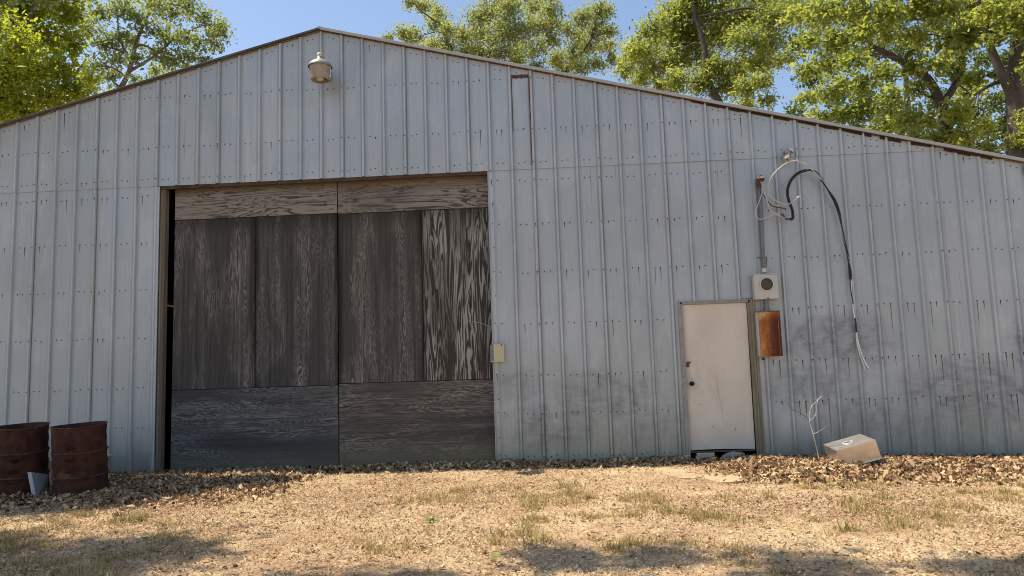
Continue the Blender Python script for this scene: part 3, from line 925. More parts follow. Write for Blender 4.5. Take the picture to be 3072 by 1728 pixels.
wire('tape_wrap', M['black'], cab, [(1470, 745, -.05), (1480, 800, -.05), (1484, 860, -.05), (1490, 925, -.05)], .0115, P6)
wire('bare_strand', M['alu'], cab, [(1488, 920, -.05), (1498, 990, -.05), (1520, 1090, -.05), (1550, 1190, -.055), (1596, 1300, -.06), (1641, 1384, -.07)], .0105, P6)
wire('bare_strand', M['alu'], cab, [(1486, 920, -.045), (1492, 1030, -.045), (1515, 1150, -.05), (1556, 1280, -.05), (1585, 1355, -.05), (1604, 1418, -.05)], .007, P6)

gw = thing('loose_grey_wire', 'stiff pale grey wire curling from the insulator to a frayed end', 'wire', tuple(P5(420, 350, -.12)))
wire('wire', M['greywire'], gw, [(668, 655, -.16), (620, 692, -.16), (545, 735, -.16), (430, 705, -.15), (342, 640, -.15), (319, 560, -.15), (346, 450, -.15), (420, 350, -.15), (520, 272, -.15), (600, 242, -.15), (665, 248, -.15), (760, 295, -.15), (835, 352, -.15), (880, 402, -.14), (930, 452, -.12)], .0080)
wire('frayed_end', M['alu'], gw, [(612, 698, -.16), (650, 668, -.16), (672, 648, -.16), (694, 650, -.16)], [.0075]*7+[.013]*7+[.007]*5, n=7)

ins = thing('insulator', 'stacked porcelain insulator bolted at the wall seam with a wedge clamp', 'insulator', tuple(P5(540, 200, -.06)))
def spool(cx, cy, Y, r, ax=None):
    c = P5(cx, cy, Y)
    Mr = Matrix.Rotation(math.radians(62), 3, 'X') @ Matrix.Rotation(math.radians(-18), 3, 'Y')
    b = MB(); b.lathe([(0, -.035), (r*.7, -.035), (r, -.022), (r*.96, -.012), (r*.72, -.004), (r*.72, .004), (r*.96, .012), (r, .022), (r*.7, .035), (0, .035)], tuple(c), 18, Mr)
    return b.build('porcelain_spool', M['porcelain'], ins)
spool(535, 205, -.10, .049); spool(545, 145, -.07, .040)
b = MB(); c = P5(582, 118, -.06); b.lathe([(.036, -.02), (.040, 0), (.03, .022), (.012, .032), (0, .034)], tuple(c), 16, Matrix.Rotation(math.radians(25), 3, 'Y')); b.build('insulator_cap', M['head'], ins)
b = MB(); b.tube([P5(590, 110, -.05), P5(545, 170, -.085), P5(540, 222, -.135)], .010, 8); b.box(tuple(P5(545, 165, -.028)-np.array([.04, 0, .05])), tuple(P5(545, 165, -.018)+np.array([.04, 0, .05]))); b.build('bolt', M['pipe'], ins)
b = MB(); c = P5(540, 222, -.145); b.tube([c, c+np.array([0, -.012, -.002])], .012, 8); b.build('bolt_hole', M['brownlock'], ins)
b = MB(); b.tube([P5(605, 170, -.10), P5(640, 215, -.12), P5(660, 240, -.14)], .004, 6); A = P5(655, 238, -.15); B = P5(770, 280, -.15)
dv = (B-A); nv = np.array([dv[2], 0, -dv[0]])/np.linalg.norm(dv)
b.hexa([A-nv*.008+[0, -.008, 0], B-nv*.015+[0, -.008, 0], B-nv*.015+[0, .012, 0], A-nv*.008+[0, .012, 0], A+nv*.008+[0, -.008, 0], B+nv*.015+[0, -.008, 0], B+nv*.015+[0, .012, 0], A+nv*.008+[0, .012, 0]])
b.build('wedge_clamp', M['greywire'], ins)

# meter socket box
m0, m1 = P6(190, 505, -.12), P6(478, 175, -.12)
mcx = (m0[0]+m1[0])/2
mb = thing('meter_box', 'light grey electric meter socket box with round dark window', 'meter box', (mcx, -.03, m0[2]))
b = MB(); b.box((m0[0], -.115, m0[2]), (m1[0], -.018, m1[2])); b.build('box_body', M['meter'], mb, bevel=.006)
b = MB(); b.box((m0[0]-.008, -.128, m1[2]-.006), (m1[0]+.008, -.016, m1[2]+.006)); b.build('box_top_flange', M['meter'], mb, bevel=.002)
b = MB(); b.box((m0[0]+.006, -.123, m0[2]+.004), (m1[0]-.006, -.1155, m1[2]-.008)); b.build('box_cover', M['meter'], mb, bevel=.003)
cc = P6(344, 308, -.135)
b = MB(); b.lathe([(.096, 0), (.096, .010), (.091, .015), (.081, .013), (.080, .0)], (cc[0], -.1232, cc[2]), 32, RX); b.build('window_ring', M['head'], mb)
b = MB(); b.lathe([(.081, 0), (.081, .006), (.06, .010), (0, .012)], (cc[0], -.1236, cc[2]), 28, RX); b.build('meter_window', M['meterglass'], mb)
b = MB(); c = P6(362, 492, -.13); b.lathe([(.0, .0), (.016, .0), (.016, .010), (0, .014)], (c[0], -.1232, c[2]), 12, RX); b.build('seal_latch', M['pipe'], mb)

# rusty switch box below
r0, r1 = P6(262, 1235, -.13), P6(505, 655, -.13)
rb = thing('switch_box', 'narrow rust-covered metal switch box hanging below the meter', 'electrical box', ((r0[0]+r1[0])/2, -.03, r0[2]))
b = MB(); b.box((r0[0]-.006, -.108, r0[2]+.004), (r1[0]-.004, -.018, r1[2])); b.build('box_body', plain('grey_box_paint', (.55, .52, .48), .6, .1, .12, 20), rb, bevel=.003)
b = MB(); b.box((r0[0]+.012, -.130, r0[2]), (r1[0]+.004, -.109, r1[2]-.004)); b.build('box_cover', M['rustbox'], rb, bevel=.004)
b = MB(); b.box((r0[0]-.012, -.134, r1[2]-.003), (r1[0]+.008, -.016, r1[2]+.010)); b.build('box_top_flange', M['rustedge'], rb, bevel=.002)
b = MB(); b.box((r1[0]-.030, -.1325, r0[2]+.02), (r1[0]-.022, -.1295, r1[2]-.02)); b.build('cover_fold', M['rustedge'], rb)
b = MB(); c = P6(300, 1258, -.10); b.box((c[0]-.016, -.11, c[2]-.022), (c[0]+.016, -.08, c[2]+.012)); b.build('padlock', M['black'], rb, bevel=.006)
b = MB(); c0_, c1_ = P6(338, 505, -.07), P6(338, 648, -.07)
b.tube([(c0_[0], -.07, m0[2]+.002), (c1_[0], -.07, r1[2]+.004)], .030, 14); b.tube([(c1_[0], -.07, r1[2]+.04), (c1_[0], -.07, r1[2]+.008)], .041, 14); b.build('pipe_nipple', M['pipe'], rb)

# cream cover on the sheet edge by the plywood door
def P3(x, y, Y): return srcp(1380+x/7.245, 960+y/7.245, Y)
y0, y1 = P3(745, 905, -.04), P3(958, 512, -.04)
cb = thing('door_stop_box', 'small cream box on the sheet edge beside the plywood door', 'box', ((y0[0]+y1[0])/2, -.01, y0[2]))
b = MB(); b.box((y0[0]-.005, -.055, y0[2]), (y1[0], -.004, y1[2])); b.build('box_face', M['cream'], cb, bevel=.004)
b = MB(); b.box((y0[0]-.055, -.012, y0[2]+.004), (y0[0]-.0055, .05, y1[2]-.012)); b.build('box_side', M['creamdark'], cb, bevel=.003)
b = MB(); b.box((y0[0]-.048, -.060, y0[2]-.006), (y1[0]+.004, .0, y0[2]+.0045)); b.build('bottom_rail', M['cream'], cb)
b = MB(); c = P3(902, 540, -.06); b.lathe([(.010, 0), (.008, .004), (0, .006)], (c[0], -.0555, c[2]), 8, RX); b.build('screw', M['screw'], cb)

# ------------------------------------------------------------------ things on the ground
def barrel(cx, cy, tilt, rz, label, h=.86, r=.284, z0=None):
    z0 = float(gz(cx, cy))-.03 if z0 is None else z0
    t = thing('steel_drum', label, 'barrel', (cx, cy, z0), 'rusty open-topped drums by the wall')
    t.rotation_euler = (tilt[0], tilt[1], rz)
    prof = []
    hoop = (h*.34, h*.66)
    nst = 24
    for k in range(nst+1):
        z = h*k/nst
        rr = r+.004*math.sin(k*1.7)
        prof.append((rr, z))
    b = MB(); 
    n = 40
    prof_in = [(r-.006, h), (r-.007, .03), (0, .03)]
    full = [(0, .0)]+prof
    vs = []
    for (rr, z) in full+prof_in:
        for k in range(n):
            a = 2*math.pi*k/n
            d = 1+.010*math.sin(3*a+z*5)+.006*math.sin(7*a-z*9)
            vs.append((rr*d*math.cos(a), rr*d*math.sin(a), z))
    fs = []
    for q in range(len(full+prof_in)-1):
        for k in range(n):
            k2 = (k+1) % n
            fs.append((q*n+k, q*n+k2, (q+1)*n+k2, (q+1)*n+k))
    b.add(vs, fs, True)
    me_parent_loc = t.location.copy()
    def local(mb, name, mat):
        # geometry is already local to the thing
        me = bpy.data.meshes.new(name); me.from_pydata(mb.v, [], mb.f); me.polygons.foreach_set('use_smooth', mb.smooth); me.update(); me.materials.append(mat)
        o = bpy.data.objects.new(name, me); COL.objects.link(o); o.parent = t; return o
    shell = local(b, 'drum_shell', M['barrel']); shell.rotation_euler.z = 2.1 if cx < -3 else 0
    for z in hoop:
        hb = MB(); ring = [((r+.004)*math.cos(a), (r+.004)*math.sin(a), z+.003*math.sin(3*a)) for a in np.linspace(0, 2*math.pi, 41)]
        hb.tube(ring, .011, 6, cap=False); local(hb, 'rolling_hoop', M['hoop'])
    hb = MB(); ring = [((r+.004)*(1+.008*math.sin(3*a+h*5))*math.cos(a), (r+.004)*(1+.008*math.sin(3*a+h*5))*math.sin(a), h+.006*math.sin(2*a)) for a in np.linspace(0, 2*math.pi, 41)]
    hb.tube(ring, .009, 6, cap=False); local(hb, 'drum_rim', M['hoop'])
    return t
barrel(-3.13, -1.60, (math.radians(4.5), math.radians(.6)), 0, 'left one of two rusty open drums, cut off by the picture edge')
barrel(-2.355, -1.66, (math.radians(4.0), math.radians(-.8)), 0, 'right one of two rusty open drums, nearer the plywood doors', z0=.03)

def P4(x, y, Y): return srcp(x/4.5275, 1220+y/4.5275, Y)
# folded grey scrap leaning between the drums
sp = thing('scrap_sheet', 'bent grey metal sheet wedged upright between the two rusty drums', 'metal sheet', tuple(P4(470, 1280, -1.95)))
a, b_, c, d = P4(375, 892, -1.93), P4(425, 890, -1.95), P4(495, 1268, -1.98), P4(450, 1290, -1.96)
s1 = MB(); s1.add([a, b_, c, d], [(3, 2, 1, 0)]); s1.build('flange', M['scrap'], sp, solid=.004)
e, f_ = P4(652, 918, -1.62), P4(640, 1110, -1.62)
s1 = MB(); s1.add([b_, e, f_, c], [(3, 2, 1, 0)]); s1.build('plate', M['scrap'], sp, solid=.004)
# pink tub behind the right drum
tb = thing('plastic_tub', 'faded pink plastic tub mostly hidden behind the rusty drums', 'tub', (-2.93, -.75, .08))
b = MB()
def rr_ring(hx_, hy_, z, n=32, e=5):
    out = []
    for k in range(n):
        t = 2*math.pi*k/n
        cx_, sx_ = math.cos(t), math.sin(t)
        out.append((-3.03+hx_*math.copysign(abs(cx_)**(2/e), cx_), -.72+hy_*math.copysign(abs(sx_)**(2/e), sx_), z))
    return out
lv = [(.33, .20, .08), (.365, .23, .40), (.385, .25, .41), (.385, .25, .435), (.365, .23, .43), (.33, .20, .10)]
vs = []; fs = []
for (hx_, hy_, z) in lv: vs += rr_ring(hx_, hy_, z)
for q in range(len(lv)-1):
    for k in range(32):
        k2 = (k+1) % 32; fs.append((q*32+k, q*32+k2, (q+1)*32+k2, (q+1)*32+k))
fs.append(tuple(range(5*32, 6*32)))
b.add(vs, fs, True); b.build('tub_wall', M['tub'], tb)
b = MB(); b.tube([(-2.80, -.97, .37), (-2.74, -1.0, .31), (-2.68, -1.0, .27)], .008, 6); b.build('handle', M['alu'], tb)

# upturned sink
def rot3(a, b, c):
    return np.array(Matrix.Rotation(a, 3, 'Z') @ Matrix.Rotation(b, 3, 'Y') @ Matrix.Rotation(c, 3, 'X'))
so, sa = np.array([6.5728, -1.0001, .2835]), (-.0449, -.2561, .0657)
SR = rot3(*sa)
L_, W_, H_ = .4734, .4829, .2185
sk = thing('sink', 'upside-down stainless steel sink with a round drain hole lying on the leaves', 'sink', tuple(so))
def sp_(u, v, w): return so+SR @ np.array([u, v, w])
def put(name, prims, mat, **kw):
    b = MB(); prims(b); b.v = [tuple(sp_(*p)) for p in b.v]; return b.build(name, mat, sk, **kw)
cxs, cys, rh = L_*.47, W_*.5, .052
def bottom(b):
    n = 32
    ring = [(cxs+rh*math.cos(2*math.pi*k/n), cys+rh*math.sin(2*math.pi*k/n), -.003) for k in range(n)]
    outer = []
    for k in range(n):
        t = 2*math.pi*k/n; c, s = math.cos(t), math.sin(t)
        m = 1/max(abs(c), abs(s))
        outer.append((L_/2+c*m*L_/2, W_/2+s*m*W_/2, 0))
    b.add(ring+outer, [(k, n+k, n+(k+1) % n, (k+1) % n) for k in range(n)], False)
    g = .0
    A = [(0, 0, 0), (L_, 0, 0), (L_, W_, 0), (0, W_, 0)]
    B = [(-g, -g, -H_), (L_+g, -g, -H_), (L_+g, W_+g, -H_), (-g, W_+g, -H_)]
    b.add(A+B, [(0, 4, 5, 1), (1, 5, 6, 2), (2, 6, 7, 3), (3, 7, 4, 0)])
put('sink_bowl', bottom, M['steel'], bevel=.006, solid=.002)
def flange(b):
    g, h = -.002, .030
    I = [(-g, -g, -H_), (L_+g, -g, -H_), (L_+g, W_+g, -H_), (-g, W_+g, -H_)]
    O = [(-h, -h, -H_-.004), (L_+h, -h, -H_-.004), (L_+h, W_+h, -H_-.004), (-h, W_+h, -H_-.004)]
    b.add(I+O, [(0, 4, 5, 1), (1, 5, 6, 2), (2, 6, 7, 3), (3, 7, 4, 0)])
put('sink_rim', flange, M['steel'], solid=.003)
def drain(b):
    b.lathe([(rh+.012, .001), (rh+.010, .006), (rh-.006, .006), (rh-.008, .003)], (cxs, cys, 0), 28)
put('drain_ring', drain, M['head'])
def hole_disc(b):
    b.lathe([(rh-.007, .0045), (.012, .0025), (.0, .003)], (cxs, cys, 0), 20)  # dark disc stands in for the shade inside the drain
put('drain_shade', hole_disc, M['twigdark'])
for u in (.055, L_-.055):
    def reflection_line(b, u=u):
        pts = [(u, .02, .001), (u+.008, W_*.35, .002), (u-.006, W_*.6, .002), (u+.004, W_-.02, .001)]  # thin raised lines stand in for the zigzag reflection of the wall ribs
        b.tube(smooth_path(pts, 4), .005, 6)
    put('reflection_line', reflection_line, M['steel'])

# dead sapling against the wall
def P8(x, y, Y): return srcp(2300+x/4.831, 1140+y/4.831, Y)
sg = thing('dead_sapling', 'thin leafless dead sapling standing by the wall left of the sink', 'sapling', tuple(P8(750, 1130, -.25)))
def tw(name, pts, r0_, r1_, Y, mat='twig'):
    Y -= .42; r0_ *= .95; r1_ *= 1.1
    pp = smooth_path([P8(x, y, Y+.015*math.sin(i_*1.7)) for i_, (x, y) in enumerate(pts)], 4)
    b = MB(); b.tube(pp, list(np.linspace(r0_, r1_, len(pp))), 6); return b.build(name, M[mat], sg)
tw('stem', [(756, 1135), (740, 1060), (712, 940), (678, 800), (650, 700), (618, 590)], .0065, .0045, -.25)
tw('twig', [(618, 590), (560, 530), (480, 480), (390, 440), (330, 380), (290, 305)], .0042, .0024, -.22, 'twigdark')
tw('twig', [(618, 590), (625, 480), (650, 390), (720, 310), (802, 230)], .0045, .003, -.28)
tw('twig', [(650, 400), (640, 330), (615, 275)], .003, .002, -.29)
tw('twig', [(625, 590), (690, 530), (720, 440), (735, 320), (745, 260)], .0036, .0024, -.30)
tw('twig', [(690, 530), (720, 490), (728, 460)], .003, .0015, -.31)
tw('twig', [(672, 785), (740, 755), (800, 715), (860, 678)], .004, .0028, -.29)
tw('twig', [(610, 540), (560, 470), (530, 380), (545, 280)], .0034, .002, -.26)
tw('twig', [(560, 470), (575, 420), (540, 395)], .002, .001, -.27, 'twigdark')

# stones under the walk door
def rock(name, label, cat, c, dims, seed, mat, group=None, ex=.75):
    rg = np.random.default_rng(seed)
    t = MB(); n, m = 12, 7
    vs = []
    for a in range(m+1):
        ph = math.pi*a/m
        for k in range(n):
            th = 2*math.pi*k/n
            v = np.array([math.sin(ph)*math.cos(th), math.sin(ph)*math.sin(th), math.cos(ph)])
            v = np.sign(v)*np.abs(v)**ex
            v = v*(1+.10*rg.standard_normal())
            vs.append((c[0]+v[0]*dims[0], c[1]+v[1]*dims[1], c[2]+v[2]*dims[2]))
    fs = [(a*n+k, (a+1)*n+k, (a+1)*n+(k+1) % n, a*n+(k+1) % n) for a in range(m) for k in range(n)]
    t.add(vs, fs, False)
    o = t.build(name, mat)
    return tag(o, label, cat, group)
b = MB(); b.box((5.095, -.03, .0), (5.325, .12, .192)); o = b.build('concrete_block', M['stone'], None, bevel=.008); tag(o, 'pale squared block propped under the left half of the white door', 'block')
rock('rock', 'rough brown rock under the right half of the white door', 'rock', (5.585, .0, .10), (.165, .09, .10), 5, M['block'])
def flagstone(label, pts, zt, seed):
    rg = np.random.default_rng(seed)
    P = [np.array(p) for p in pts]
    P = smooth_path(P+[P[0]], 4)[:-1]
    n = len(P)
    vs = [(p[0]+rg.normal()*.006, p[1]+rg.normal()*.006, zt+.004*rg.normal()) for p in P]
    vs2 = [(p[0], p[1], zt-.06) for p in P]
    c = np.mean(vs, 0)
    b = MB(); b.add(vs+vs2+[tuple(c)], [(k, (k+1) % n, 2*n) for k in range(n)]+[(k, n+k, n+(k+1) % n, (k+1) % n) for k in range(n)])
    o = b.build('flagstone', M['flag'])
    tag(o, label, 'flagstone', 'flagstones in front of the white door')
fz = float(gz(5.05, -1.6))+.022
flagstone('rounded pale flagstone in the dirt, the nearer and right of two', [(4.86, -1.70, 0), (4.93, -1.42, 0), (5.12, -1.33, 0), (5.25, -1.62, 0), (5.22, -1.95, 0), (5.03, -2.02, 0), (4.9, -1.9, 0)], fz, 1)
flagstone('straight-edged pale flagstone in the dirt, the farther and left of two', [(4.42, -.85, 0), (4.60, -.60, 0), (4.78, -1.0, 0), (4.85, -1.55, 0), (4.62, -1.62, 0), (4.5, -1.3, 0)], float(gz(4.6, -1.1))+.014, 2)

# ------------------------------------------------------------------ ground cover: leaves, chaff, grass, pebbles
def rotmats(yaw, pitch, roll):
    cy, sy = np.cos(yaw), np.sin(yaw); cp, sp2 = np.cos(pitch), np.sin(pitch); cr, sr = np.cos(roll), np.sin(roll)
    Z = np.zeros((len(yaw), 3, 3)); Z[:, 0, 0] = cy; Z[:, 0, 1] = -sy; Z[:, 1, 0] = sy; Z[:, 1, 1] = cy; Z[:, 2, 2] = 1
    X = np.zeros_like(Z); X[:, 0, 0] = 1; X[:, 1, 1] = cp; X[:, 1, 2] = -sp2; X[:, 2, 1] = sp2; X[:, 2, 2] = cp
    Yr = np.zeros_like(Z); Yr[:, 0, 0] = cr; Yr[:, 0, 2] = sr; Yr[:, 1, 1] = 1; Yr[:, 2, 0] = -sr; Yr[:, 2, 2] = cr
    return Z @ X @ Yr

def scatter(name, tmpl, faces, P, size, yaw, pitch, roll, tint, mat, parent=None, kind='stuff', curl=None, wid=None):
    n, v = len(P), len(tmpl)
    T = np.repeat(np.asarray(tmpl, float)[None], n, 0)
    if curl is not None:
        T[:, :, 2] += curl[:, None]*(T[:, :, 1]**2) + .7*curl[:, None]*(T[:, :, 0]**2)*2
    if wid is not None: T[:, :, 0] *= wid[:, None]
    Rm = rotmats(yaw, pitch, roll)
    V = np.einsum('nij,nvj->nvi', Rm, T)*size[:, None, None]+P[:, None, :]
    lp = np.concatenate([np.asarray(f) for f in faces])
    st = np.cumsum([0]+[len(f) for f in faces])[:-1]
    loops = (lp[None]+(np.arange(n)*v)[:, None]).ravel()
    starts = (st[None]+(np.arange(n)*len(lp))[:, None]).ravel()
    tt = np.repeat(tint, v)
    return np_mesh(name, V.reshape(-1, 3), loops, starts, mat, parent, tt, kind)

LOBED = [(0, -.5, 0), (0, .5, 0), (-.22, -.28, .05), (-.12, -.10, .02), (-.36, .06, .08), (-.16, .18, .03), (-.24, .36, .05),
         (.22, -.28, .05), (.12, -.10, .02), (.36, .06, .08), (.16, .18, .03), (.24, .36, .05)]
LOBF = [(0, 2, 3, 4, 5, 6, 1), (0, 1, 11, 10, 9, 8, 7)]
SIMPLE = [(0, -.5, 0), (0, .5, 0), (-.26, -.05, .07), (.26, -.05, .07), (-.17, .25, .04), (.17, .25, .04)]
SIMF = [(0, 2, 4, 1), (0, 1, 5, 3)]

def pts_in(n, x0, x1, y0, y1, dens):
    out = []
    got = 0
    while got < n:
        x = RNG.uniform(x0, x1, n*2); y = RNG.uniform(y0, y1, n*2)
        k = RNG.random(n*2) < dens(x, y)
        out.append(np.stack([x[k], y[k]], 1)); got += k.sum()
    return np.concatenate(out)[:n]

# dead leaves drifted along the wall and around the sink
def ddrift(x, y):
    wallband = np.exp(-((y+.10)/.22)**2)*.85*np.where((x > 4.97) & (x < 5.92) & (y > -.16), .25, 1.)
    right = np.clip((x-4.9)/.9, 0, 1)*np.exp(-((y+.85)/.95)**4)*.85*np.clip(.35+1.3*vnoise(x, y, 1.6, 21), 0, 1)
    leftb = np.clip((.3-x)/1.4, 0, 1)*np.exp(-((y+1.1)/1.25)**4)*.8
    return np.maximum(np.maximum(wallband, right), leftb)
n = 50000
xy = pts_in(n, -5.2, 10.2, -2.9, -.015, ddrift)
P = np.column_stack([xy, gz(xy[:, 0], xy[:, 1])+RNG.uniform(.0, .055, n)*np.clip(ddrift(xy[:, 0], xy[:, 1])*1.3, .1, 1)])
P[:, 1] = np.minimum(P[:, 1], -.03)
scatter('leaf_litter', LOBED, LOBF, P, RNG.uniform(.04, .115, n), RNG.uniform(0, 6.28, n), RNG.normal(0, .7, n), RNG.normal(0, .7, n),
        np.clip(RNG.normal(.5, .27, n), 0, 1), M['litter'], curl=RNG.uniform(-.7, 1.6, n), wid=RNG.uniform(.45, 1.1, n))
# single leaves and bits over the whole yard
def dyard(x, y): return np.clip(.25+.9*vnoise(x, y, .9, 31)*(.5+vnoise(x, y, 3.1, 32)), 0, 1)
n = 6000
xy = pts_in(n, -4.5, 9.5, -6.6, -.2, dyard)
P = np.column_stack([xy, gz(xy[:, 0], xy[:, 1])+RNG.uniform(.004, .014, n)])
scatter('scattered_leaves', LOBED, LOBF, P, RNG.uniform(.02, .062, n), RNG.uniform(0, 6.28, n), RNG.normal(0, .35, n), RNG.normal(0, .35, n),
        np.clip(RNG.normal(.62, .22, n), 0, 1), M['litter'], curl=RNG.uniform(-.3, 1.0, n))
n = 190000
xy = pts_in(n, -4.5, 9.5, -6.6, -.1, dyard)
P = np.column_stack([xy, gz(xy[:, 0], xy[:, 1])+RNG.uniform(.003, .016, n)])
scatter('dry_chaff', SIMPLE, SIMF, P, RNG.uniform(.008, .030, n), RNG.uniform(0, 6.28, n), RNG.normal(0, .5, n), RNG.normal(0, .5, n),
        np.clip(RNG.normal(.5, .27, n)+.3*(vnoise(xy[:, 0], xy[:, 1], .8, 61)-.5), 0, 1), M['chaff'], curl=RNG.uniform(-.3, .8, n), wid=RNG.uniform(.35, 1.1, n))

# pebbles
oct_ = [(1, 0, 0), (0, 1, 0), (-1, 0, 0), (0, -1, 0), (0, 0, .6), (0, 0, -.6), (.6, .6, .25), (-.6, .55, .2), (-.55, -.6, .25), (.6, -.55, .2)]
octf = [(0, 6, 4), (6, 1, 4), (1, 7, 4), (7, 2, 4), (2, 8, 4), (8, 3, 4), (3, 9, 4), (9, 0, 4), (0, 5, 6), (6, 5, 1), (1, 5, 7), (7, 5, 2), (2, 5, 8), (8, 5, 3), (3, 5, 9), (9, 5, 0)]
n = 3500
xy = pts_in(n, -4.5, 9.5, -6.6, -.4, lambda x, y: np.clip(.15+vnoise(x, y, 1.1, 41)**2, 0, 1))
P = np.column_stack([xy, gz(xy[:, 0], xy[:, 1])+.002])
scatter('pebbles', oct_, octf, P, RNG.gamma(2., .0035, n)+.003, RNG.uniform(0, 6.28, n), RNG.normal(0, .3, n), RNG.normal(0, .3, n), RNG.random(n), M['pebble'])

# grass tufts
def dgrass(x, y):
    a = np.clip((vnoise(x, y, .9, 51)-.25)*1.6, 0, 1)*np.clip((vnoise(x, y, 2.7, 53)-.42)*4, 0, 1)
    b = np.clip((-1.7-.55*np.clip(1.2-x, 0, 2)-y)/1.0, 0, 1)
    return a*b*np.clip(.4+vnoise(x, y, 3.3, 52), 0, 1)
nt = 820
tc = pts_in(nt, -3.5, 9, -6.6, -1.2, dgrass)
bx = []; bt = []; hs = []; gr = []
for (x, y) in tc:
    nb = int(RNG.uniform(25, 85)); sp3 = RNG.uniform(.025, .08); green = np.clip(RNG.normal(.55, .17), .05, .95); hh = RNG.uniform(.03, .08)
    bx.append(np.column_stack([x+RNG.normal(0, sp3, nb), y+RNG.normal(0, sp3, nb)])); bt.append(np.clip(green+RNG.normal(0, .14, nb), 0, 1)); hs.append(hh*RNG.uniform(.5, 1.35, nb))
ns = 12000
sx = pts_in(ns, -4.5, 9, -6.6, -1.0, lambda x, y: np.clip(.3+.4*dgrass(x, y), 0, 1)*np.clip((-1.4-y)/1., 0, 1))
bx.append(sx); bt.append(np.clip(RNG.normal(.68, .18, ns), 0, 1)); hs.append(RNG.uniform(.015, .05, ns))
bx = np.concatenate(bx); bt = np.concatenate(bt); hs = np.concatenate(hs); n = len(bx)
BL = [(-.045, 0, 0), (.045, 0, 0), (-.035, .12, .45), (.035, .12, .45), (0, .38, .95)]
BLF = [(0, 1, 3, 2), (2, 3, 4)]
P = np.column_stack([bx, gz(bx[:, 0], bx[:, 1])-.003])
scatter('dry_grass', BL, BLF, P, hs, RNG.uniform(0, 6.28, n), RNG.normal(-.35, .5, n), RNG.normal(0, .3, n), bt, M['grass'], wid=np.clip(.085/np.maximum(hs, .02), 1., 2.6))

# a few fresh green leaves and the small weed
M['weed'] = leafmat('weed_leaf', (.07, .12, .03), (.14, .20, .05), (.34, .38, .10), (.30, .40, .08), .3)
def weed(name, label, cx, cy, nl, size, t0, cat='weed', up=.5):
    w_ = thing(name, label, cat, (cx, cy, float(gz(cx, cy))))
    P = np.column_stack([cx+RNG.normal(0, size*.35, nl), cy+RNG.normal(0, size*.35, nl), float(gz(cx, cy))+RNG.uniform(.01, size*.8, nl)])
    scatter('leaf', LOBED if nl < 4 else SIMPLE, LOBF if nl < 4 else SIMF, P, RNG.uniform(.7, 1.1, nl)*size, RNG.uniform(0, 6.28, nl), RNG.normal(up, .3, nl), RNG.normal(0, .3, nl), np.clip(RNG.normal(t0, .12, nl), 0, 1), M['weed'], w_, kind=None, curl=RNG.uniform(0, .6, nl))
weed('weed', 'small green weed sprouting among dry grass in the yard', 2.13, -3.75, 10, .055, .5)
weed('fallen_leaf', 'single pale green fallen leaf beside the small weed', 2.12, -3.88, 1, .12, .9, 'leaf', .1)
weed('fallen_leaf', 'single pale yellow-green fallen leaf near the lower picture edge', 2.80, -5.28, 1, .12, 1., 'leaf', .1)

# ------------------------------------------------------------------ trees
LM = {
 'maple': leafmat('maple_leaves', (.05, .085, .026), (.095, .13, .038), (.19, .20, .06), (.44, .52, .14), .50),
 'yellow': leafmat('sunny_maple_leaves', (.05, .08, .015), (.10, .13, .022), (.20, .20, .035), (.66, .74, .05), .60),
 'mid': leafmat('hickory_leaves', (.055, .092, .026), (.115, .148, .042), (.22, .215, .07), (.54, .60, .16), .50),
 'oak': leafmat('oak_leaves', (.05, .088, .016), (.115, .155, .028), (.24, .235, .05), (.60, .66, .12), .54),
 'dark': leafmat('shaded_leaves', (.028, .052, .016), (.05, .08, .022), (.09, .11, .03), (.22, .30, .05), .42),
}
OAK = [(0, -.5, 0), (0, .5, 0), (-.15, -.25, .03), (-.09, -.10, .02), (-.34, .05, .07), (-.12, .14, .03), (-.26, .34, .05),
       (.15, -.25, .03), (.09, -.10, .02), (.34, .05, .07), (.12, .14, .03), (.26, .34, .05)]

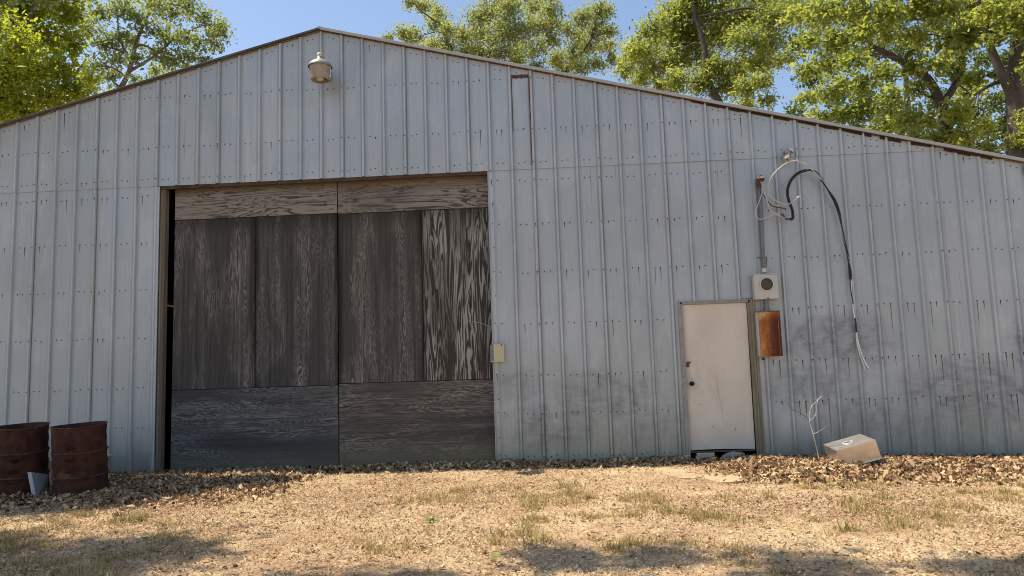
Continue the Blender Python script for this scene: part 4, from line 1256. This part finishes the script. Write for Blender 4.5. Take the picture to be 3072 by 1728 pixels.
COV = 2.1
def tree(name, label, base, trunk, clumps, leafkey, size, cov, tmpl='simple', limb_r=.09, trunk_r=(.24, .10), sub=9, seed=0, bark='bark', group=None, limbs=(), tint=.5, flat=.85, leafspread=.36):
    rg = np.random.default_rng(seed)
    t = thing(name, label, 'tree', tuple(base), group)
    tp = smooth_path([base]+[np.array(p) for p in trunk], 5)
    tb_ = MB()
    rad = list(np.linspace(trunk_r[0], trunk_r[1], len(tp)))
    tb_.tube(tp, rad, 10)
    nodes = [(p, r) for p, r in zip(tp, rad)][len(tp)//3:]
    for (lp, ra, rb_) in limbs:
        pp = smooth_path([np.array(p) for p in lp], 5)
        rr = list(np.linspace(ra, rb_, len(pp)))
        tb_.tube(pp, rr, 9)
        nodes += list(zip(pp, rr))[2:]
    tb_.build('trunk', M[bark], t)
    br = MB()
    LP = []; LT = []
    order = sorted(clumps, key=lambda c: min(np.linalg.norm(c[0]-q[0]) for q in nodes))
    for (c, r) in order:
        best = min(nodes, key=lambda q: np.linalg.norm(c-q[0])+(1.2*max(0, q[0][2]-c[2])))
        p0 = best[0]; d = np.linalg.norm(c-p0)
        mid1 = p0+(c-p0)*.4+np.array([rg.normal(0, .08*d), rg.normal(0, .08*d), .10*d])
        pp = smooth_path([p0, mid1, c], 5)
        r0_ = min(best[1]*.75, limb_r); r1_ = max(.012, r0_*.4)
        rr = list(np.linspace(r0_, r1_, len(pp)))
        br.tube(pp, rr, 6)
        nodes += [(q, w) for q, w in zip(pp[3:], rr[3:])]
        nleaf = int(COV*cov*math.pi*r*r/(.24*size*size))
        per = max(1, nleaf//sub)
        tn = np.clip(tint+rg.normal(0, .14), .1, .9)
        for s_ in range(sub):
            v = rg.normal(size=3); v /= np.linalg.norm(v); v *= r*rg.uniform(.35, 1.05); v[2] *= flat
            tip = c+v
            m_ = c+v*.5+rg.normal(0, .06*r, 3)
            br.tube([c, m_, tip], [r1_*.8, r1_*.5, .004], 4, cap=False)
            # leaves along the outer half of the twig
            u = rg.uniform(.35, 1.1, per)[:, None]
            q = c+(tip-c)*u+rg.normal(0, r*leafspread, (per, 3))*np.array([1, 1, .75])
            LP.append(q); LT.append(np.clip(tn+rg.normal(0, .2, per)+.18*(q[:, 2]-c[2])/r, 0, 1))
    br.build('branches', M[bark], t, kind='stuff')
    LP = np.concatenate(LP); LT = np.concatenate(LT); n = len(LP)
    tm, tf = {'simple': (SIMPLE, SIMF), 'oak': (OAK, LOBF), 'maple': (LOBED, LOBF)}[tmpl]
    scatter('crown', tm, tf, LP, size*rg.uniform(.5, 1.4, n), rg.uniform(0, 6.28, n), rg.normal(-.45, .55, n), rg.normal(0, .6, n), LT, LM[leafkey], t, curl=rg.uniform(-.7, .3, n))
    return n

def clist(Y, items, dY=1.2, seed=0, rs=1.0):
    rg = np.random.default_rng(seed); out = []
    for (px, py, rp) in items:
        y = Y+rg.normal(0, dY)
        c = at(px, py, y)
        depth = (c-CAM) @ _f
        out.append((c, rs*rp*(3072/2576)/FPX*depth))
    return out
def gbase(px, Y): 
    p = at(px, 400, Y); return np.array([p[0], Y, -.1])

GB = 'trees behind the barn'
tot = 0
# left: dense sunlit maple at the picture edge
it = [(25, 30, 70), (100, 25, 65), (170, 30, 50), (40, 110, 70), (120, 100, 65), (185, 105, 40), (10, 190, 70), (90, 180, 65), (160, 175, 55), (40, 255, 60), (120, 245, 55), (190, 235, 42), (-60, 60, 90), (-60, 180, 90), (-20, 290, 60), (75, 285, 45), (60, -40, 80), (150, -40, 70), (230, 200, 30)]
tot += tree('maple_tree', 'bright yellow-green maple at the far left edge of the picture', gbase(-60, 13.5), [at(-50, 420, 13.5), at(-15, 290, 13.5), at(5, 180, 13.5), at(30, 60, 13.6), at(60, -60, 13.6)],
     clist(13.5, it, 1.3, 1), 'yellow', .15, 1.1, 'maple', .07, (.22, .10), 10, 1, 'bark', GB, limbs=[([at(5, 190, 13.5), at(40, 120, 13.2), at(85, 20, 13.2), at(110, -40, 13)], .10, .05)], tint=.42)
# left: airy maple with sky showing through
it = [(245, 30, 42), (300, 20, 38), (345, 45, 36), (385, 15, 34), (430, 30, 38), (475, 20, 34), (510, 45, 34), (535, 80, 28), (565, 80, 24), (290, 85, 36), (335, 105, 32), (385, 75, 32), (425, 90, 36), (470, 95, 34), (505, 110, 32), (540, 115, 24), (300, 145, 36), (255, 115, 34), (250, 165, 36), (345, 150, 26), (395, 130, 30), (440, 140, 34), (480, 145, 28), (515, 150, 20), (280, 195, 30), (225, 215, 30), (395, 175, 26), (340, 195, 20), (215, 70, 34), (470, -25, 40), (380, -30, 45), (290, -30, 45), (425, 160, 24), (555, 65, 22)]
tot += tree('maple_tree', 'airy grey-green maple with sky gaps, standing left of the roof peak', gbase(255, 20), [at(262, 420, 20), at(275, 330, 20), at(290, 250, 20), at(325, 180, 20), at(345, 100, 20), at(385, 10, 20)],
     clist(20, it, 1.1, 2), 'maple', .155, .72, 'maple', .06, (.20, .05), 8, 2, 'barkpale', GB, limbs=[([at(325, 180, 20), at(390, 140, 20), at(450, 90, 19.7), at(520, 60, 19.5)], .07, .025), ([at(330, 160, 20), at(300, 90, 20.3), at(295, 0, 20.4)], .06, .025)], tint=.5)
it = [(60, 300, 60), (150, 275, 55), (225, 262, 42), (290, 250, 34), (345, 232, 30), (395, 208, 28), (430, 190, 22), (470, 170, 14), (20, 230, 60), (200, 300, 50)]
tot += tree('background_tree', 'low rounded tree just clearing the left roof slope', gbase(180, 29), [at(170, 420, 29), at(180, 330, 29), at(200, 260, 29)], clist(29, it, 1.5, 3), 'mid', .19, 1.7, 'simple', .06, (.2, .08), 8, 3, 'bark', GB, tint=.5)
# centre: feathery tree above the right slope
it = [(1032, 8, 22), (1065, 15, 28), (1100, 30, 32), (1095, 65, 32), (1130, 75, 30), (1010, 85, 26), (975, 95, 18), (1045, 95, 34), (1085, 115, 32), (1125, 120, 34), (1160, 90, 34), (1165, 130, 34), (1200, 40, 36), (1240, 25, 42), (1290, 15, 42), (1340, 20, 40), (1385, 20, 36), (1215, 85, 40), (1260, 80, 42), (1305, 75, 42), (1345, 70, 38), (1385, 60, 32), (1205, 140, 36), (1250, 140, 38), (1300, 130, 38), (1345, 125, 36), (1385, 105, 30), (1345, 165, 24), (1300, 160, 30), (1400, 145, 28), (1240, -30, 45), (1310, -35, 45), (1375, -30, 35)]
tot += tree('hickory_tree', 'feathery olive-green tree rising behind the right roof slope near the peak', gbase(1240, 25), [at(1235, 420, 25), at(1225, 280, 25), at(1215, 190, 25), at(1240, 110, 25), at(1285, 20, 25)],
     clist(25, it, 1.3, 4), 'mid', .135, 1.1, 'simple', .06, (.22, .05), 10, 4, 'bark', GB, limbs=[([at(1220, 220, 25), at(1150, 150, 24.8), at(1110, 70, 24.6), at(1050, 20, 24.5)], .07, .025)], tint=.55)
it = [(1425, 75, 26), (1465, 45, 34), (1500, 25, 30), (1530, 30, 22), (1455, 95, 34), (1500, 75, 36), (1530, 80, 26), (1440, 135, 30), (1485, 125, 34), (1525, 120, 28), (1420, 175, 24), (1460, 165, 28), (1500, 165, 28), (1540, 150, 22), (1395, 160, 20)]
tot += tree('hickory_tree', 'smaller rounded olive-green tree with a sky gap on each side, right of the feathery one', gbase(1400, 27), [at(1395, 420, 27), at(1400, 250, 27), at(1430, 175, 27), at(1480, 110, 27), at(1500, 50, 27)],
     clist(27, it, 1.2, 5), 'mid', .14, 1.25, 'simple', .05, (.18, .04), 10, 5, 'bark', GB, tint=.48)
# right of centre: broad sunlit tree
it = [(1595, 130, 44), (1570, 175, 34), (1640, 75, 44), (1625, 120, 46), (1690, 30, 50), (1690, 90, 52), (1745, 20, 55), (1750, 85, 55), (1810, 30, 55), (1815, 95, 55), (1875, 40, 52), (1880, 100, 50), (1935, 50, 48), (1935, 110, 44), (1985, 30, 50), (1640, 170, 44), (1690, 150, 48), (1745, 150, 50), (1805, 160, 48), (1860, 165, 46), (1910, 160, 42), (1700, 205, 40), (1760, 215, 42), (1820, 220, 40), (1880, 225, 38), (1920, 205, 30), (1930, 255, 26), (1880, 265, 26), (1970, 150, 30), (1760, -40, 60), (1850, -40, 60), (1940, -30, 60), (1610, 200, 30), (1665, 215, 28)]
tot += tree('oak_tree', 'broad sunlit oak in the right half, between the olive trees and the crooked trunk', gbase(1830, 16), [at(1830, 420, 16), at(1815, 280, 16), at(1780, 200, 16), at(1770, 110, 16), at(1740, 10, 16)],
     clist(16, it, 1.2, 6), 'oak', .125, 1.35, 'oak', .06, (.22, .06), 10, 6, 'bark', GB, limbs=[([at(1990, 60, 15), at(1900, 22, 15), at(1820, 30, 15), at(1760, 40, 15)], .06, .025)], tint=.52)
# right: near oak with a crooked trunk
it = [(2015, 40, 42), (2080, 25, 52), (2150, 20, 52), (2225, 25, 52), (2300, 25, 50), (2375, 30, 50), (2445, 30, 48), (2040, 100, 36), (2100, 90, 46), (2170, 85, 44), (2240, 80, 40), (2310, 90, 44), (2385, 95, 46), (2450, 100, 40), (2030, 175, 34), (2085, 160, 46), (2150, 150, 44), (2030, 245, 34), (2095, 225, 46), (2160, 215, 46), (2225, 185, 40), (2290, 165, 36), (2350, 160, 40), (2060, 300, 38), (2125, 285, 44), (2190, 270, 44), (2250, 245, 42), (2310, 230, 36), (2400, 170, 36), (2160, 335, 36), (2225, 320, 42), (2285, 305, 40), (2330, 300, 30), (2400, 290, 44), (2440, 235, 36), (2420, 345, 44), (2350, 355, 40), (2470, 320, 40), (2300, 360, 30), (2480, 380, 36), (2120, -40, 60), (2230, -40, 60), (2340, -40, 60), (2440, -30, 60)]
tot += tree('oak_tree', 'big-leaved oak with a thick crooked trunk bending left above the right roof slope', gbase(2395, 9.5), [at(2390, 460, 9.5), at(2385, 350, 9.5), at(2368, 270, 9.5), at(2335, 200, 9.5), at(2275, 158, 9.5), at(2200, 120, 9.3)],
     clist(9.5, it, .9, 7), 'oak', .15, 1.2, 'oak', .05, (.20, .07), 10, 7, 'bark', GB, limbs=[([at(2368, 270, 9.5), at(2420, 170, 9.6), at(2400, 60, 9.8), at(2380, -50, 10)], .10, .06)], tint=.55)
# right edge: dark trunk
it = [(2500, 15, 46), (2560, 20, 55), (2610, 60, 60), (2520, 75, 34), (2620, 150, 60), (2560, 360, 36), (2600, 300, 46), (2510, 190, 24), (2450, 200, 24), (2600, 230, 50), (2540, 300, 26), (2520, -40, 60), (2600, -40, 60), (2470, 50, 34), (2500, 100, 26), (2440, 80, 30)]
tot += tree('oak_tree', 'dark thick tree trunk with a forked limb at the right edge of the picture', gbase(2562, 8), [at(2562, 460, 8), at(2560, 340, 8), at(2552, 230, 8), at(2562, 120, 8), at(2570, -40, 8)],
     clist(8, it, .8, 8), 'oak', .15, 1.5, 'oak', .05, (.24, .17), 10, 8, 'bark', GB, limbs=[([at(2548, 245, 8), at(2520, 185, 7.8), at(2492, 120, 7.8), at(2478, 60, 7.8), at(2450, -30, 7.8)], .13, .05), ([at(2555, 190, 8), at(2490, 215, 8.1), at(2450, 240, 8.2)], .06, .03)], tint=.45)
# darker growth behind the right-hand oaks
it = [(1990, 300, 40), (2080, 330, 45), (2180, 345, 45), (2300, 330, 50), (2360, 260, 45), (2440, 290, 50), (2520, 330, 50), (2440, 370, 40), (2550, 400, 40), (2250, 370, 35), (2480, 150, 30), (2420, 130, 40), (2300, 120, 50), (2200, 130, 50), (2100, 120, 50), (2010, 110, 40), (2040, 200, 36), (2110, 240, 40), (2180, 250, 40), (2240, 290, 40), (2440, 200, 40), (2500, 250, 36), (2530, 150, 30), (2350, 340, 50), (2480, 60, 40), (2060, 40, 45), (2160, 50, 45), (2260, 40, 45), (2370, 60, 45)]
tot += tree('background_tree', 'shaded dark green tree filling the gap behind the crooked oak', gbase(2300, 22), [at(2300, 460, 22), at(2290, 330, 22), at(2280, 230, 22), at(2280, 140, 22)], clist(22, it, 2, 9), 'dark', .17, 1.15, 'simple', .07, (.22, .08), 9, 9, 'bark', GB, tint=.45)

# shade trees left of the picture that throw the shadows on the yard
def shade(name, label, base, top, cl, seed, size=.16, cov=1.8):
    return tree(name, label, np.array(base), [np.array(p) for p in top], [(np.array(c), r) for c, r in cl], 'maple', size, cov, 'simple', .08, (.24, .08), 9, seed, 'bark', 'shade trees left of the yard', tint=.5)
tot += shade('shade_tree', 'leafy yard tree outside the left of the picture, nearer the barn', (-8.2, -1.6, -.05), [(-8.1, -1.5, 3), (-7.6, -1.4, 6), (-7.0, -1.3, 8)],
      [((-7.4, -.7, 7.4), 1.0), ((-6.6, -.55, 7.6), .9), ((-5.8, -.9, 7.4), .8), ((-6.3, -1.6, 7.8), .9), ((-5.4, -1.5, 7.0), .7), ((-4.7, -1.0, 7.2), .55), ((-4.3, -.55, 7.6), .4), ((-7.3, -1.7, 8.4), 1.0), ((-8.3, -1.2, 7.2), 1.1), ((-6.9, -2.0, 6.6), .7), ((-5.0, -.6, 6.4), .5), ((-6.0, -.5, 6.3), .6), ((-5.1, -1.7, 7.0), .5), ((-4.5, -1.25, 7.0), .45), ((-3.95, -.8, 7.0), .4), ((-5.9, -2.0, 7.0), .6)], 21)
tot += shade('shade_tree', 'tall yard tree outside the left of the picture, nearer the viewer', (-8.6, -5.4, -.05), [(-8.5, -5.3, 4), (-7.8, -5.0, 8), (-6.6, -4.6, 11)],
      [((-6.6, -4.6, 10.5), 1.0), ((-5.6, -4.3, 10.6), .8), ((-4.9, -4.0, 10.4), .6), ((-2.25, -4.45, 11.0), .42), ((-1.75, -4.35, 11.2), .32), ((-.75, -4.7, 11.2), .45), ((.35, -4.8, 11.2), .4), ((-3.4, -4.9, 11.4), .5), ((-6.0, -5.4, 11.0), 1.0), ((-4.4, -5.3, 11.5), .7), ((-7.4, -4.6, 10.2), .9), ((-6.5, -3.8, 9.8), .6), ((-5.9, -5.0, 9.2), .6)], 22)
print('leaves', tot)
